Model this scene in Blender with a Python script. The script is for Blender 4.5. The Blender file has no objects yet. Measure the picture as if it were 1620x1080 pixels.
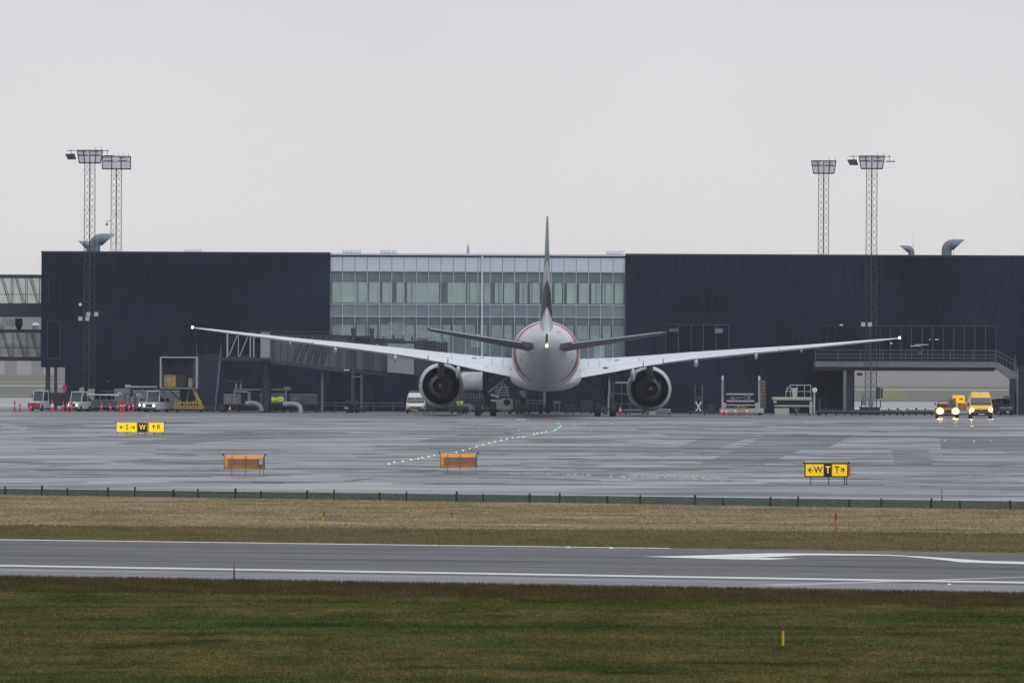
import bpy, math, random
import numpy as np
from mathutils import Vector, Matrix
random.seed(7)
HAZE = 4.5e-5
C = bpy.context.scene
COL = C.collection
R = math.radians
PI = math.pi

# ---------------------------------------------------------------- camera
F = 19030.0          # focal length in photograph pixels (photograph is 1620 wide)
CH = 8.5             # camera height
ROLL = 0.0044
PITCH = 29.0 / F
cam_d = bpy.data.cameras.new('camera')
cam_d.sensor_width = 36.0
cam_d.lens = 36.0 * F / 1620.0
cam_d.clip_start = 1.0
cam_d.clip_end = 20000.0
cam = bpy.data.objects.new('camera', cam_d)
COL.objects.link(cam)
CM = Matrix.Rotation(PI / 2 - PITCH, 4, 'X') @ Matrix.Rotation(ROLL, 4, 'Z')
cam.matrix_world = Matrix.Translation((0, 0, CH)) @ CM
C.camera = cam

# ---------------------------------------------------------------- world
w = bpy.data.worlds.new('World')
C.world = w
w.use_nodes = True
nt = w.node_tree
nt.nodes.clear()
SUN_EL, SUN_AZ = R(38), R(150)
wo = nt.nodes.new('ShaderNodeOutputWorld')
bg = nt.nodes.new('ShaderNodeBackground'); bg.inputs['Strength'].default_value = 0.1
sky = nt.nodes.new('ShaderNodeTexSky'); sky.sky_type = 'NISHITA'; sky.sun_disc = False
sky.sun_elevation = SUN_EL; sky.sun_rotation = SUN_AZ
tc = nt.nodes.new('ShaderNodeTexCoord')
sep = nt.nodes.new('ShaderNodeSeparateXYZ')
rmp = nt.nodes.new('ShaderNodeValToRGB')
els = rmp.color_ramp.elements
els[0].position = 0.0; els[0].color = (0.81, 0.775, 0.77, 1)
els[1].position = 1.0; els[1].color = (1.12, 1.15, 1.22, 1)
for p, c in ((0.007, (0.785, 0.762, 0.772, 1)), (0.028, (0.71, 0.698, 0.738, 1)), (0.13, (0.50, 0.51, 0.555, 1)), (0.4, (0.62, 0.64, 0.69, 1)), (0.7, (0.88, 0.91, 0.97, 1))):
    e = els.new(p); e.color = c
scl = nt.nodes.new('ShaderNodeVectorMath'); scl.operation = 'SCALE'; scl.inputs['Scale'].default_value = 10.0
cl = nt.nodes.new('ShaderNodeTexNoise'); cl.inputs['Scale'].default_value = 25.0; cl.inputs['Detail'].default_value = 3
clm = nt.nodes.new('ShaderNodeMapRange'); clm.inputs['To Min'].default_value = 9.4; clm.inputs['To Max'].default_value = 10.6
mix = nt.nodes.new('ShaderNodeMix'); mix.data_type = 'RGBA'; mix.inputs['Factor'].default_value = 0.95
nt.links.new(tc.outputs['Generated'], sep.inputs[0])
nt.links.new(sep.outputs['Z'], rmp.inputs[0])
nt.links.new(rmp.outputs[0], scl.inputs[0])
nt.links.new(tc.outputs['Generated'], cl.inputs['Vector'])
nt.links.new(cl.outputs[0], clm.inputs['Value'])
nt.links.new(clm.outputs[0], scl.inputs['Scale'])
nt.links.new(sky.outputs[0], mix.inputs['A'])
nt.links.new(scl.outputs[0], mix.inputs['B'])
nt.links.new(mix.outputs['Result'], bg.inputs['Color'])
nt.links.new(bg.outputs[0], wo.inputs[0])

sun_d = bpy.data.lights.new('sun', 'SUN'); sun_d.energy = 0.6; sun_d.angle = R(25); sun_d.color = (1.0, 0.97, 0.93)
sun = bpy.data.objects.new('sun', sun_d); COL.objects.link(sun)
sun.rotation_euler = (R(90) - SUN_EL, 0, R(180) - SUN_AZ)
sun.location = (0, 0, 200)

C.view_settings.view_transform = 'Standard'
C.view_settings.look = 'None'
C.view_settings.exposure = 0.0
C.view_settings.gamma = 1.0
C.view_settings.use_curve_mapping = False
C.cycles.max_bounces = 6
C.cycles.transparent_max_bounces = 16

# ---------------------------------------------------------------- photograph pixel -> place
def ray(px, py):
    v = CM.to_3x3() @ Vector(((px - 810) / F, (540 - py) / F, -1))
    return v
def G(px, py, z=0.0):                 # point on the ground
    v = ray(px, py); k = (z - CH) / v.z
    return (v.x * k, v.y * k)
def XX(px, Y):
    return (px - 810) * Y / F
def ZZ(px, py, Y):
    return CH - (py - 511 - ROLL * (px - 810)) * Y / F

# ---------------------------------------------------------------- mesh helper
class MB:
    def __init__(s):
        s.v = []; s.f = []; s.xf = None
    def add(s, vs, fs):
        n = len(s.v)
        s.v.extend([tuple(p) for p in vs]); s.f.extend([tuple(i + n for i in f) for f in fs])
        return s
    def box(s, x0, x1, y0, y1, z0, z1):
        if x0 > x1: x0, x1 = x1, x0
        if y0 > y1: y0, y1 = y1, y0
        if z0 > z1: z0, z1 = z1, z0
        return s.add([(x0,y0,z0),(x1,y0,z0),(x1,y1,z0),(x0,y1,z0),(x0,y0,z1),(x1,y0,z1),(x1,y1,z1),(x0,y1,z1)],
              [(0,3,2,1),(4,5,6,7),(0,1,5,4),(1,2,6,5),(2,3,7,6),(3,0,4,7)])
    def bbox(s, x0, x1, y0, y1, z0, z1, b=0.03):      # box with chamfered edges
        if x0 > x1: x0, x1 = x1, x0
        if y0 > y1: y0, y1 = y1, y0
        if z0 > z1: z0, z1 = z1, z0
        def ring(i, z): return [(x0+i+b,y0+i,z),(x1-i-b,y0+i,z),(x1-i,y0+i+b,z),(x1-i,y1-i-b,z),(x1-i-b,y1-i,z),(x0+i+b,y1-i,z),(x0+i,y1-i-b,z),(x0+i,y0+i+b,z)]
        return s.loft([ring(b, z0), ring(0, z0+b), ring(0, z1-b), ring(b, z1)])
    def loft(s, rings, cap=True, closed=True):
        n = len(rings[0]); vs = [p for r in rings for p in r]; fs = []
        for i in range(len(rings) - 1):
            for j in range(n if closed else n - 1):
                k = (j + 1) % n
                fs.append((i*n+j, i*n+k, (i+1)*n+k, (i+1)*n+j))
        if cap:
            fs.append(tuple(range(n))[::-1]); fs.append(tuple(range((len(rings)-1)*n, len(rings)*n)))
        return s.add(vs, fs)
    def tube(s, pts, rad, n=8, cap=True):
        pts = [Vector(p) for p in pts]
        if not hasattr(rad, '__len__'): rad = [rad] * len(pts)
        rings = []; up = None
        for i, p in enumerate(pts):
            t = (pts[min(i+1, len(pts)-1)] - pts[max(i-1, 0)])
            if t.length < 1e-9: t = Vector((0,0,1))
            t.normalize()
            if up is None:
                up = Vector((0,0,1)) if abs(t.z) < 0.9 else Vector((1,0,0))
            a = t.cross(up)
            if a.length < 1e-4: a = t.cross(Vector((0,1,0)))
            a.normalize(); b = a.cross(t).normalized(); up = b
            rings.append([tuple(p + (a*math.cos(2*PI*k/n) + b*math.sin(2*PI*k/n))*rad[i]) for k in range(n)])
        return s.loft(rings, cap)
    def bar(s, p, q, r=0.03, n=4): return s.tube([p, q], r, n)
    def lathe(s, prof, n=24, axis='z', o=(0,0,0), cap=False):      # prof: (r, h)
        rings = []
        for r, h in prof:
            ring = []
            for k in range(n):
                a = 2*PI*k/n; c, d = r*math.cos(a), r*math.sin(a)
                if axis == 'z': p = (o[0]+c, o[1]+d, o[2]+h)
                elif axis == 'y': p = (o[0]+c, o[1]+h, o[2]+d)
                else: p = (o[0]+h, o[1]+c, o[2]+d)
                ring.append(p)
            rings.append(ring)
        return s.loft(rings, cap)
    def ball(s, o, r, n=10, sz=1.0):
        m = max(4, n//2)
        return s.lathe([(r*math.sin(PI*i/m)+1e-4, -r*sz*math.cos(PI*i/m)) for i in range(m+1)], n, 'z', o)
    def prism(s, poly, y0, y1):               # poly in (x,z), extruded along y
        a = [(x, y0, z) for x, z in poly]; b = [(x, y1, z) for x, z in poly]
        return s.loft([a, b])
    def xprism(s, poly, x0, x1):              # poly in (y,z), extruded along x
        return s.loft([[(x0, y, z) for y, z in poly], [(x1, y, z) for y, z in poly]])
    def flat(s, poly, z):
        return s.add([(x, y, z) for x, y in poly], [tuple(range(len(poly)))])
    def build(s, name, m, parent=None, smooth=False, loc=None):
        me = bpy.data.meshes.new(name)
        vs = s.v if s.xf is None else [s.xf(p) for p in s.v]
        me.from_pydata(vs, [], s.f); me.update()
        import bmesh
        bm = bmesh.new(); bm.from_mesh(me); bmesh.ops.recalc_face_normals(bm, faces=bm.faces); bm.to_mesh(me); bm.free()
        me.materials.append(m)
        if smooth:
            me.polygons.foreach_set('use_smooth', [True]*len(me.polygons))
            try: me.set_sharp_from_angle(angle=R(38))
            except Exception: pass
        o = bpy.data.objects.new(name, me); COL.objects.link(o)
        if parent: o.parent = parent
        if loc: o.location = loc
        return o

def tag(o, label=None, cat=None, group=None, kind=None):
    if label: o['label'] = label
    if cat: o['category'] = cat
    if group: o['group'] = group
    if kind: o['kind'] = kind
    return o
def thing(name, label, cat, loc=(0,0,0), rz=0.0, group=None):
    o = bpy.data.objects.new(name, None); COL.objects.link(o)
    o.location = loc; o.rotation_euler = (0,0,rz); o.empty_display_size = 0.3
    return tag(o, label, cat, group)
def copy_tree(o, parent=None):
    c = o.copy(); COL.objects.link(c); c.parent = parent
    for ch in list(o.children): copy_tree(ch, c)
    return c
def dup(o, loc, label=None, rz=None, group=None, scale=None):
    c = copy_tree(o); c.location = loc
    if rz is not None: c.rotation_euler = (0,0,rz)
    if label: c['label'] = label
    if group: c['group'] = group
    if scale: c.scale = (scale,)*3
    return c

# ---------------------------------------------------------------- materials
def nn(t, ty, **kw):
    n = t.nodes.new(ty)
    for k, v in kw.items():
        if k in n.inputs.keys(): n.inputs[k].default_value = v
        else: setattr(n, k, v)
    return n
def mat(name, col, rough=0.5, metal=0.0, var=0.12, scale=2.0, spec=0.5, emit=None, es=0.0, bump=0.0, stretch=(1,1,1), coat=0.0):
    m = bpy.data.materials.new(name); m.use_nodes = True; t = m.node_tree
    b = t.nodes['Principled BSDF']
    b.inputs['Metallic'].default_value = metal
    b.inputs['Specular IOR Level'].default_value = spec
    b.inputs['Coat Weight'].default_value = coat
    tcn = nn(t, 'ShaderNodeTexCoord'); mp = nn(t, 'ShaderNodeMapping'); mp.inputs['Scale'].default_value = stretch
    no = nn(t, 'ShaderNodeTexNoise', Scale=scale, Detail=5.0, Roughness=0.6)
    mr = nn(t, 'ShaderNodeMapRange'); mr.inputs['From Min'].default_value = 0.3; mr.inputs['From Max'].default_value = 0.7
    mx = nn(t, 'ShaderNodeMix', data_type='RGBA')
    mx.inputs['A'].default_value = tuple(max(0, c*(1-var)) for c in col) + (1,)
    mx.inputs['B'].default_value = tuple(min(1, c*(1+var)) for c in col) + (1,)
    t.links.new(tcn.outputs['Object'], mp.inputs[0]); t.links.new(mp.outputs[0], no.inputs['Vector'])
    t.links.new(no.outputs[0], mr.inputs['Value']); t.links.new(mr.outputs[0], mx.inputs['Factor'])
    t.links.new(mx.outputs['Result'], b.inputs['Base Color'])
    rr = nn(t, 'ShaderNodeMapRange'); rr.inputs['To Min'].default_value = max(0.02, rough-0.08); rr.inputs['To Max'].default_value = min(1, rough+0.08)
    t.links.new(mr.outputs[0], rr.inputs['Value']); t.links.new(rr.outputs[0], b.inputs['Roughness'])
    if bump:
        bp = nn(t, 'ShaderNodeBump', Strength=bump, Distance=0.05)
        t.links.new(no.outputs[0], bp.inputs['Height']); t.links.new(bp.outputs[0], b.inputs['Normal'])
    if emit:
        b.inputs['Emission Color'].default_value = tuple(emit) + (1,); b.inputs['Emission Strength'].default_value = es
    return m
def glassmat(name, tint, clear=0.6, rough=0.05, col=(0.1,0.12,0.13)):
    m = bpy.data.materials.new(name); m.use_nodes = True; t = m.node_tree
    b = t.nodes['Principled BSDF']; b.inputs['Base Color'].default_value = col + (1,); b.inputs['Roughness'].default_value = rough
    tr = nn(t, 'ShaderNodeBsdfTransparent'); tr.inputs[0].default_value = tint + (1,)
    tcn = nn(t, 'ShaderNodeTexCoord'); no = nn(t, 'ShaderNodeTexNoise', Scale=0.5, Detail=3.0)
    mr = nn(t, 'ShaderNodeMapRange'); mr.inputs['To Min'].default_value = clear-0.12; mr.inputs['To Max'].default_value = min(1, clear+0.12)
    mx = nn(t, 'ShaderNodeMixShader')
    t.links.new(tcn.outputs['Object'], no.inputs['Vector']); t.links.new(no.outputs[0], mr.inputs['Value'])
    t.links.new(mr.outputs[0], mx.inputs[0]); t.links.new(b.outputs[0], mx.inputs[1]); t.links.new(tr.outputs[0], mx.inputs[2])
    t.links.new(mx.outputs[0], t.nodes['Material Output'].inputs[0])
    return m

M = {}
M['white'] = mat('white_paint', (0.66,0.68,0.70), 0.35, var=0.08)
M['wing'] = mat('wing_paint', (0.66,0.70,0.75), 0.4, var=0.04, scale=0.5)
M['wingdark'] = mat('tailplane_shaded', (0.10,0.115,0.135), 0.5, var=0.12, scale=0.8)  # dark base colour carries the shade of the tailplane underside
M['nacelle'] = mat('nacelle_paint', (0.68,0.70,0.73), 0.3, var=0.08, scale=1.2)
M['bare'] = mat('bare_metal', (0.42,0.43,0.45), 0.3, metal=0.8, var=0.2, scale=3)
M['coremetal'] = mat('core_metal', (0.20,0.20,0.21), 0.4, metal=0.6, var=0.3, scale=2)
M['duct'] = mat('duct_dark', (0.035,0.04,0.05), 0.5, var=0.3, scale=4)
M['steel'] = mat('galvanised_steel', (0.22,0.235,0.26), 0.5, metal=0.3, var=0.2, scale=1.5)
M['dsteel'] = mat('dark_steel', (0.035,0.04,0.055), 0.5, var=0.25, scale=2)
M['black'] = mat('black_paint', (0.012,0.014,0.02), 0.5, var=0.3)
M['rubber'] = mat('rubber', (0.014,0.015,0.018), 0.75, var=0.3, scale=6)
M['grey'] = mat('grey_paint', (0.16,0.18,0.21), 0.5, var=0.15)
M['lgrey'] = mat('light_grey_paint', (0.38,0.40,0.42), 0.5, var=0.15)
M['cream'] = mat('cream_paint', (0.42,0.42,0.36), 0.5, var=0.2, scale=3)
M['yellow'] = mat('yellow_paint', (0.72,0.42,0.03), 0.4, var=0.12)
M['vanyellow'] = mat('van_yellow_paint', (0.86,0.50,0.02), 0.3, var=0.05, coat=0.5)
M['dyellow'] = mat('worn_yellow_paint', (0.42,0.30,0.08), 0.55, var=0.3, scale=4)
M['orange'] = mat('orange_paint', (0.62,0.20,0.035), 0.5, var=0.15)
M['red'] = mat('red_plastic', (0.48,0.05,0.06), 0.5, var=0.15, scale=5)
M['drored'] = mat('worn_red_paint', (0.35,0.05,0.05), 0.5, var=0.2)
M['cab'] = glassmat('cab_glass', (0.5,0.55,0.58), 0.35, 0.15, (0.10,0.12,0.13))
M['lamp'] = mat('lit_lamp', (0.9,0.85,0.7), 0.3, emit=(1.0,0.72,0.32), es=14)
M['lampw'] = mat('lit_white_lamp', (0.9,0.9,0.9), 0.3, emit=(1.0,0.9,0.72), es=6)
M['tiplamp'] = mat('wingtip_lamp', (0.9,0.8,0.6), 0.3, emit=(1.0,0.58,0.20), es=9)
M['green_l'] = mat('green_lamp', (0.2,0.8,0.5), 0.3, emit=(0.42,1.0,0.50), es=1.1)
M['plate'] = mat('number_plate', (0.6,0.6,0.55), 0.4)
M['faintlamp'] = mat('faint_lamp', (0.7,0.7,0.7), 0.3, emit=(1.0,0.95,0.9), es=0.6)
M['palelamp'] = mat('pale_housing', (0.50,0.50,0.44), 0.5)
M['offwhite'] = mat('offwhite_paint', (0.50,0.51,0.52), 0.45, var=0.15, scale=3)
# ================================================================= GROUND
def mat_grass(name, c1, c2, c3, s1=0.25, s2=2.2, bias=0.5):
    m = bpy.data.materials.new(name); m.use_nodes = True; t = m.node_tree
    b = t.nodes['Principled BSDF']; b.inputs['Roughness'].default_value = 0.9; b.inputs['Specular IOR Level'].default_value = 0.0
    g = nn(t, 'ShaderNodeNewGeometry')
    mpp = nn(t, 'ShaderNodeMapping'); mpp.inputs['Scale'].default_value = (1.0, 0.35, 0.0); mpp.inputs['Rotation'].default_value = (0,0,R(-29))
    n1 = nn(t, 'ShaderNodeTexNoise', Scale=s1, Detail=7.0, Roughness=0.65)
    n2 = nn(t, 'ShaderNodeTexNoise', Scale=s2, Detail=4.0, Roughness=0.7)
    n3 = nn(t, 'ShaderNodeTexNoise', Scale=0.07, Detail=2.0)
    r1 = nn(t, 'ShaderNodeMapRange'); r1.inputs['From Min'].default_value = bias-0.11; r1.inputs['From Max'].default_value = bias+0.11
    r2 = nn(t, 'ShaderNodeMapRange'); r2.inputs['From Min'].default_value = 0.35; r2.inputs['From Max'].default_value = 0.7
    m1 = nn(t, 'ShaderNodeMix', data_type='RGBA'); m1.inputs['A'].default_value = c1+(1,); m1.inputs['B'].default_value = c2+(1,)
    m2 = nn(t, 'ShaderNodeMix', data_type='RGBA'); m2.inputs['B'].default_value = c3+(1,)
    mu = nn(t, 'ShaderNodeMath', operation='MULTIPLY'); 
    r3 = nn(t, 'ShaderNodeMapRange'); r3.inputs['From Min'].default_value = 0.35; r3.inputs['From Max'].default_value = 0.6
    L = t.links.new
    L(g.outputs['Position'], mpp.inputs[0]); L(g.outputs['Position'], n1.inputs['Vector']); L(mpp.outputs[0], n2.inputs['Vector']); L(g.outputs['Position'], n3.inputs['Vector'])
    L(n1.outputs[0], r1.inputs['Value']); L(n2.outputs[0], r2.inputs['Value']); L(n3.outputs[0], r3.inputs['Value'])
    L(r1.outputs[0], m1.inputs['Factor']); L(m1.outputs['Result'], m2.inputs['A'])
    L(r2.outputs[0], mu.inputs[0]); L(r3.outputs[0], mu.inputs[1]); L(mu.outputs[0], m2.inputs['Factor'])
    L(m2.outputs['Result'], b.inputs['Base Color'])
    return m

def mat_wet(name, c1, c2, rmin, rmax, slab=6.0, rot=25.0, patch=0.5, spec=0.5, seams=0.5, wetsc=0.05):
    """wet concrete or asphalt: large slabs of slightly different tone, worn streaks, damp and dry patches"""
    m = bpy.data.materials.new(name); m.use_nodes = True; t = m.node_tree; L = t.links.new
    b = t.nodes['Principled BSDF']
    b.inputs['Specular IOR Level'].default_value = spec
    g = nn(t, 'ShaderNodeNewGeometry')
    mp = nn(t, 'ShaderNodeMapping'); mp.inputs['Rotation'].default_value = (0,0,R(rot))
    L(g.outputs['Position'], mp.inputs[0])
    br = nn(t, 'ShaderNodeTexBrick', Scale=1.0); br.inputs['Brick Width'].default_value = slab; br.inputs['Row Height'].default_value = slab*2.2
    br.inputs['Mortar Size'].default_value = 0.09; br.inputs['Color1'].default_value = (0,0,0,1); br.inputs['Color2'].default_value = (1,1,1,1); br.inputs['Mortar'].default_value = (0.5,0.5,0.5,1)
    br.offset = 0.35
    L(mp.outputs[0], br.inputs['Vector'])
    n1 = nn(t, 'ShaderNodeTexNoise', Scale=wetsc, Detail=6.0, Roughness=0.62)
    mp2 = nn(t, 'ShaderNodeMapping'); mp2.inputs['Scale'].default_value = (0.12, 1.0, 1.0); mp2.inputs['Rotation'].default_value = (0,0,R(-8))
    L(g.outputs['Position'], mp2.inputs[0])
    n2 = nn(t, 'ShaderNodeTexNoise', Scale=0.22, Detail=5.0, Roughness=0.6)
    n3 = nn(t, 'ShaderNodeTexNoise', Scale=0.9, Detail=6.0, Roughness=0.7)
    L(g.outputs['Position'], n1.inputs['Vector']); L(mp2.outputs[0], n2.inputs['Vector']); L(g.outputs['Position'], n3.inputs['Vector'])
    # tone = 0.4*streak + 0.3*slab + 0.3*noise
    a1 = nn(t, 'ShaderNodeMath', operation='MULTIPLY'); a1.inputs[1].default_value = 0.3*patch*2
    a2 = nn(t, 'ShaderNodeMath', operation='MULTIPLY_ADD'); a2.inputs[1].default_value = 0.9
    a3 = nn(t, 'ShaderNodeMath', operation='MULTIPLY_ADD'); a3.inputs[1].default_value = 0.5
    L(br.outputs['Color'], a1.inputs[0]); L(n2.outputs[0], a2.inputs[0]); L(a1.outputs[0], a2.inputs[2]); L(n3.outputs[0], a3.inputs[0]); L(a2.outputs[0], a3.inputs[2])
    r1 = nn(t, 'ShaderNodeMapRange'); r1.inputs['From Min'].default_value = 0.58; r1.inputs['From Max'].default_value = 1.12
    L(a3.outputs[0], r1.inputs['Value'])
    mx = nn(t, 'ShaderNodeMix', data_type='RGBA'); mx.inputs['A'].default_value = c1+(1,); mx.inputs['B'].default_value = c2+(1,)
    L(r1.outputs[0], mx.inputs['Factor'])
    # dark joints
    mj = nn(t, 'ShaderNodeMix', data_type='RGBA'); mj.inputs['B'].default_value = tuple(c*0.35 for c in c1)+(1,)
    js = nn(t, 'ShaderNodeMath', operation='MULTIPLY'); js.inputs[1].default_value = seams
    L(br.outputs['Fac'], js.inputs[0]); L(js.outputs[0], mj.inputs['Factor']); L(mx.outputs['Result'], mj.inputs['A'])
    L(mj.outputs['Result'], b.inputs['Base Color'])
    # wetness: puddles are smoother
    w1 = nn(t, 'ShaderNodeMath', operation='MULTIPLY_ADD'); w1.inputs[1].default_value = 0.45
    w2 = nn(t, 'ShaderNodeMath', operation='MULTIPLY_ADD'); w2.inputs[1].default_value = 0.22*patch*2
    L(n2.outputs[0], w1.inputs[0]); L(n1.outputs[0], w1.inputs[2]); L(br.outputs['Color'], w2.inputs[0]); L(w1.outputs[0], w2.inputs[2])
    rr = nn(t, 'ShaderNodeMapRange'); rr.inputs['From Min'].default_value = 0.58; rr.inputs['From Max'].default_value = 1.0
    rr.inputs['To Min'].default_value = rmax; rr.inputs['To Max'].default_value = rmin
    L(w2.outputs[0], rr.inputs['Value']); L(rr.outputs[0], b.inputs['Roughness'])
    return m

M['turf'] = mat_grass('turf', (0.024,0.043,0.008), (0.075,0.090,0.022), (0.160,0.118,0.040), 0.17, 0.4, 0.49)
M['straw'] = mat_grass('dry_grass', (0.235,0.19,0.110), (0.42,0.33,0.215), (0.18,0.17,0.085), 0.2, 0.6)
M['olive'] = mat_grass('olive_grass', (0.115,0.115,0.048), (0.215,0.185,0.095), (0.23,0.17,0.095), 0.35, 1.2)
M['brown'] = mat_grass('brown_grass', (0.055,0.038,0.018), (0.150,0.100,0.048), (0.05,0.06,0.018), 0.45, 1.2)
M['verge'] = mat_grass('verge_grass', (0.085,0.105,0.085), (0.12,0.14,0.12), (0.10,0.10,0.07), 0.5, 2)
M['apron'] = mat_wet('wet_apron', (0.06,0.064,0.076), (0.31,0.31,0.335), 0.28, 0.68, 7.0, 32.0, 0.5, 0.35, 0.5)
M['runway'] = mat_wet('wet_asphalt', (0.085,0.088,0.092), (0.12,0.122,0.128), 0.55, 0.8, 12.0, 29.0, 0.15, 0.3, 0.15, 0.08)
M['shoulder'] = mat_wet('wet_shoulder', (0.16,0.155,0.17), (0.24,0.235,0.25), 0.45, 0.65, 12.0, 29.0, 0.15, 0.4, 0.1, 0.15)
M['marking'] = mat('white_marking', (0.60,0.60,0.60), 0.6, var=0.22, scale=2.5)
M['ymark'] = mat('yellow_marking', (0.50,0.40,0.12), 0.6, var=0.2)
M['farfield'] = mat_grass('far_field', (0.165,0.175,0.14), (0.205,0.21,0.175), (0.19,0.19,0.16), 0.02, 0.1)  # greyed tones carry the distance haze in the colour
M['farpave'] = mat('far_pavement', (0.32,0.31,0.32), 0.7, var=0.15, scale=0.02)
M['farpave2'] = mat('far_light_pavement', (0.44,0.44,0.45), 0.7, var=0.1, scale=0.05)
M['farsoil'] = mat('far_soil', (0.19,0.18,0.19), 0.9, var=0.12, scale=0.02)

def struct(name, polys, z, m):
    b = MB()
    for p in polys: b.flat(p, z)
    return tag(b.build(name, m), kind='structure')
def band(pl, pr, ql, qr, x0=-2600, x1=4200):
    """ground strip between two image lines given at px 0 and px 1620: far line (pl,pr), near line (ql,qr)"""
    f = lambda a, b, x: a + (b-a)*x/1620.0
    return [G(x0, f(ql,qr,x0)), G(x1, f(ql,qr,x1)), G(x1, f(pl,pr,x1)), G(x0, f(pl,pr,x0))]

struct('ground', [[(-4000,-50),(4000,-50),(4000,9000),(-4000,9000)]], 0.0, M['turf'])
struct('dry_grass_strip', [band(782,806, 831,844)], 0.004, M['straw'])
struct('olive_grass_strip', [band(831,844, 856,878.5)], 0.004, M['olive'])
struct('runway', [band(852.5,875.0, 899,926)], 0.008, M['runway'])
struct('runway_shoulder', [band(899,926, 914,941)], 0.008, M['shoulder'])
struct('verge', [band(773,793, 782,806)], 0.004, M['verge'])
a0 = G(-2600, 773-20*2600/1620.0); a1 = G(4200, 773+20*4200/1620.0)
struct('apron', [[a0, a1, (1200, 1205), (-1200, 1205)]], 0.008, M['apron'])
# markings
struct('apron_edge_strip', [band(771.6,791.6, 773,793)], 0.018, mat('pale_edge', (0.42,0.42,0.44), 0.5, var=0.2, scale=0.4))
b = MB()
b.flat(band(893.4,920.2, 896.0,923.0), 0.016)
l = lambda x: 853.2 + (867.3-853.2)*x/1080.0
b.flat([G(-2600,l(-2600)+1.5), G(1060,l(1060)+1.0), G(1060,l(1060)), G(-2600,l(-2600))], 0.016)
tag(b.build('runway_edge_marking', M['marking']), 'two long white runway edge lines', kind='structure')
b = MB()
b.flat([G(1016,880.6), G(1150,884.6), G(1215,885.4), G(1262,883.4), G(1200,882.4), G(1100,881.5), G(1200,882.0), G(1275,878.2), G(1400,879.0), G(1430,880.2), G(1480,884.6), G(1520,889.4), G(1560,890.6), G(1900,901), G(1900,898), G(1620,888.6), G(1560,887.4), G(1470,881.0), G(1400,877.4), G(1300,875.6), G(1220,875.2), G(1160,876.8), G(1080,879.4)], 0.016)
b.build('chevron_marking', mat('chevron_white', (0.74,0.74,0.75), 0.5, var=0.14, scale=1.5))['kind'] = 'structure'
b = MB()
b.flat([G(1180,925.5), G(1620,912.4), G(2100,900), G(2100,901.2), G(1620,913.4), G(1240,927.0)], 0.014)
b.build('turnoff_marking', mat('faded_marking', (0.36,0.36,0.37), 0.5, var=0.2))['kind'] = 'structure'
# far side of the airfield
struct('far_pavement', [[(-1200,1206),(1200,1206),(1200,1330),(-1200,1330)]], 0.008, M['farpave'])
struct('far_path', [[(-1200,1206.5),(1200,1206.5),(1200,1226),(-1200,1226)]], 0.012, M['farpave2'])
struct('far_verge', [[(-1200,1331),(1200,1331),(1200,1374),(-1200,1374)]], 0.012, mat('far_verge_soil',(0.12,0.125,0.12),.9,var=.3,scale=.05))
struct('far_field', [[(-2500,1330),(2500,1330),(2500,6500),(-2500,6500)]], 0.006, M['farfield'])
struct('far_road', [[(-1500,1566),(1500,1566),(1500,1590),(-1500,1590)], [(-1500,1676),(1500,1676),(1500,1688),(-1500,1688)]], 0.012, M['farpave'])
struct('far_apron', [[(10,1700),(1500,1700),(1500,2330),(10,2330)]], 0.012, M['farsoil'])

# patches of asphalt on the apron, dark rectangles of older slabs
b = MB()
for (x0, ya, x1, yb, sk) in ((1165,711,1268,735,60),(1212,688,1350,708,40),(1488,690,1622,710,0),(1410,712,1470,738,-6),(1120,690,1190,711,60),(300,690,420,702,120),(700,690,790,699,40)):
    b.flat([G(x0-sk,yb), G(x1-sk,yb), G(x1,ya), G(x0,ya)], 0.012)
b.build('apron_patch', mat_wet('old_slab', (0.045,0.049,0.060), (0.255,0.255,0.28), 0.30, 0.70, 9.0, 28.0, 0.2, 0.3, 0.2))['kind'] = 'structure'
b = MB()
for (x0, ya, x1, yb, sk) in ((930,704,1025,706,10),(900,716,1005,718,8),(820,731,930,733,6),(960,724,990,726,3),(60,672,130,677,4),(0,745,380,750,-40),(560,757,900,763,30),(0,694,170,698,20),(1100,742,1600,745,30),(300,705,470,728,-120)):
    b.flat([G(x0,yb), G(x1-sk,yb), G(x1,ya), G(x0+abs(sk),ya)], 0.014)
b.build('apron_sheen', mat_wet('painted_sheen', (0.10,0.105,0.12), (0.34,0.34,0.37), 0.34, 0.6, 9.0, 28.0, 0.2, 0.5, 0.2))['kind'] = 'structure'  # bright wet sheen streaks put into a paler slab colour
b = MB()
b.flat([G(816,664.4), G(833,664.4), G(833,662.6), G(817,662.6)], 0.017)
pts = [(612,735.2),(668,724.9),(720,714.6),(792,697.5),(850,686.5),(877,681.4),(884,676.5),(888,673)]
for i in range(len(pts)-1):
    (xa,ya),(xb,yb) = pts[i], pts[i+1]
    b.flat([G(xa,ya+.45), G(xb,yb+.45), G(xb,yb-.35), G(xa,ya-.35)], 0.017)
b.build('centreline_glint_marking', mat('centreline_glint_paint', (0.46,0.60,0.44), 0.4, var=0.2))['kind'] = 'structure'  # pale green puts the lamps' wet glints into the line colour
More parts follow.
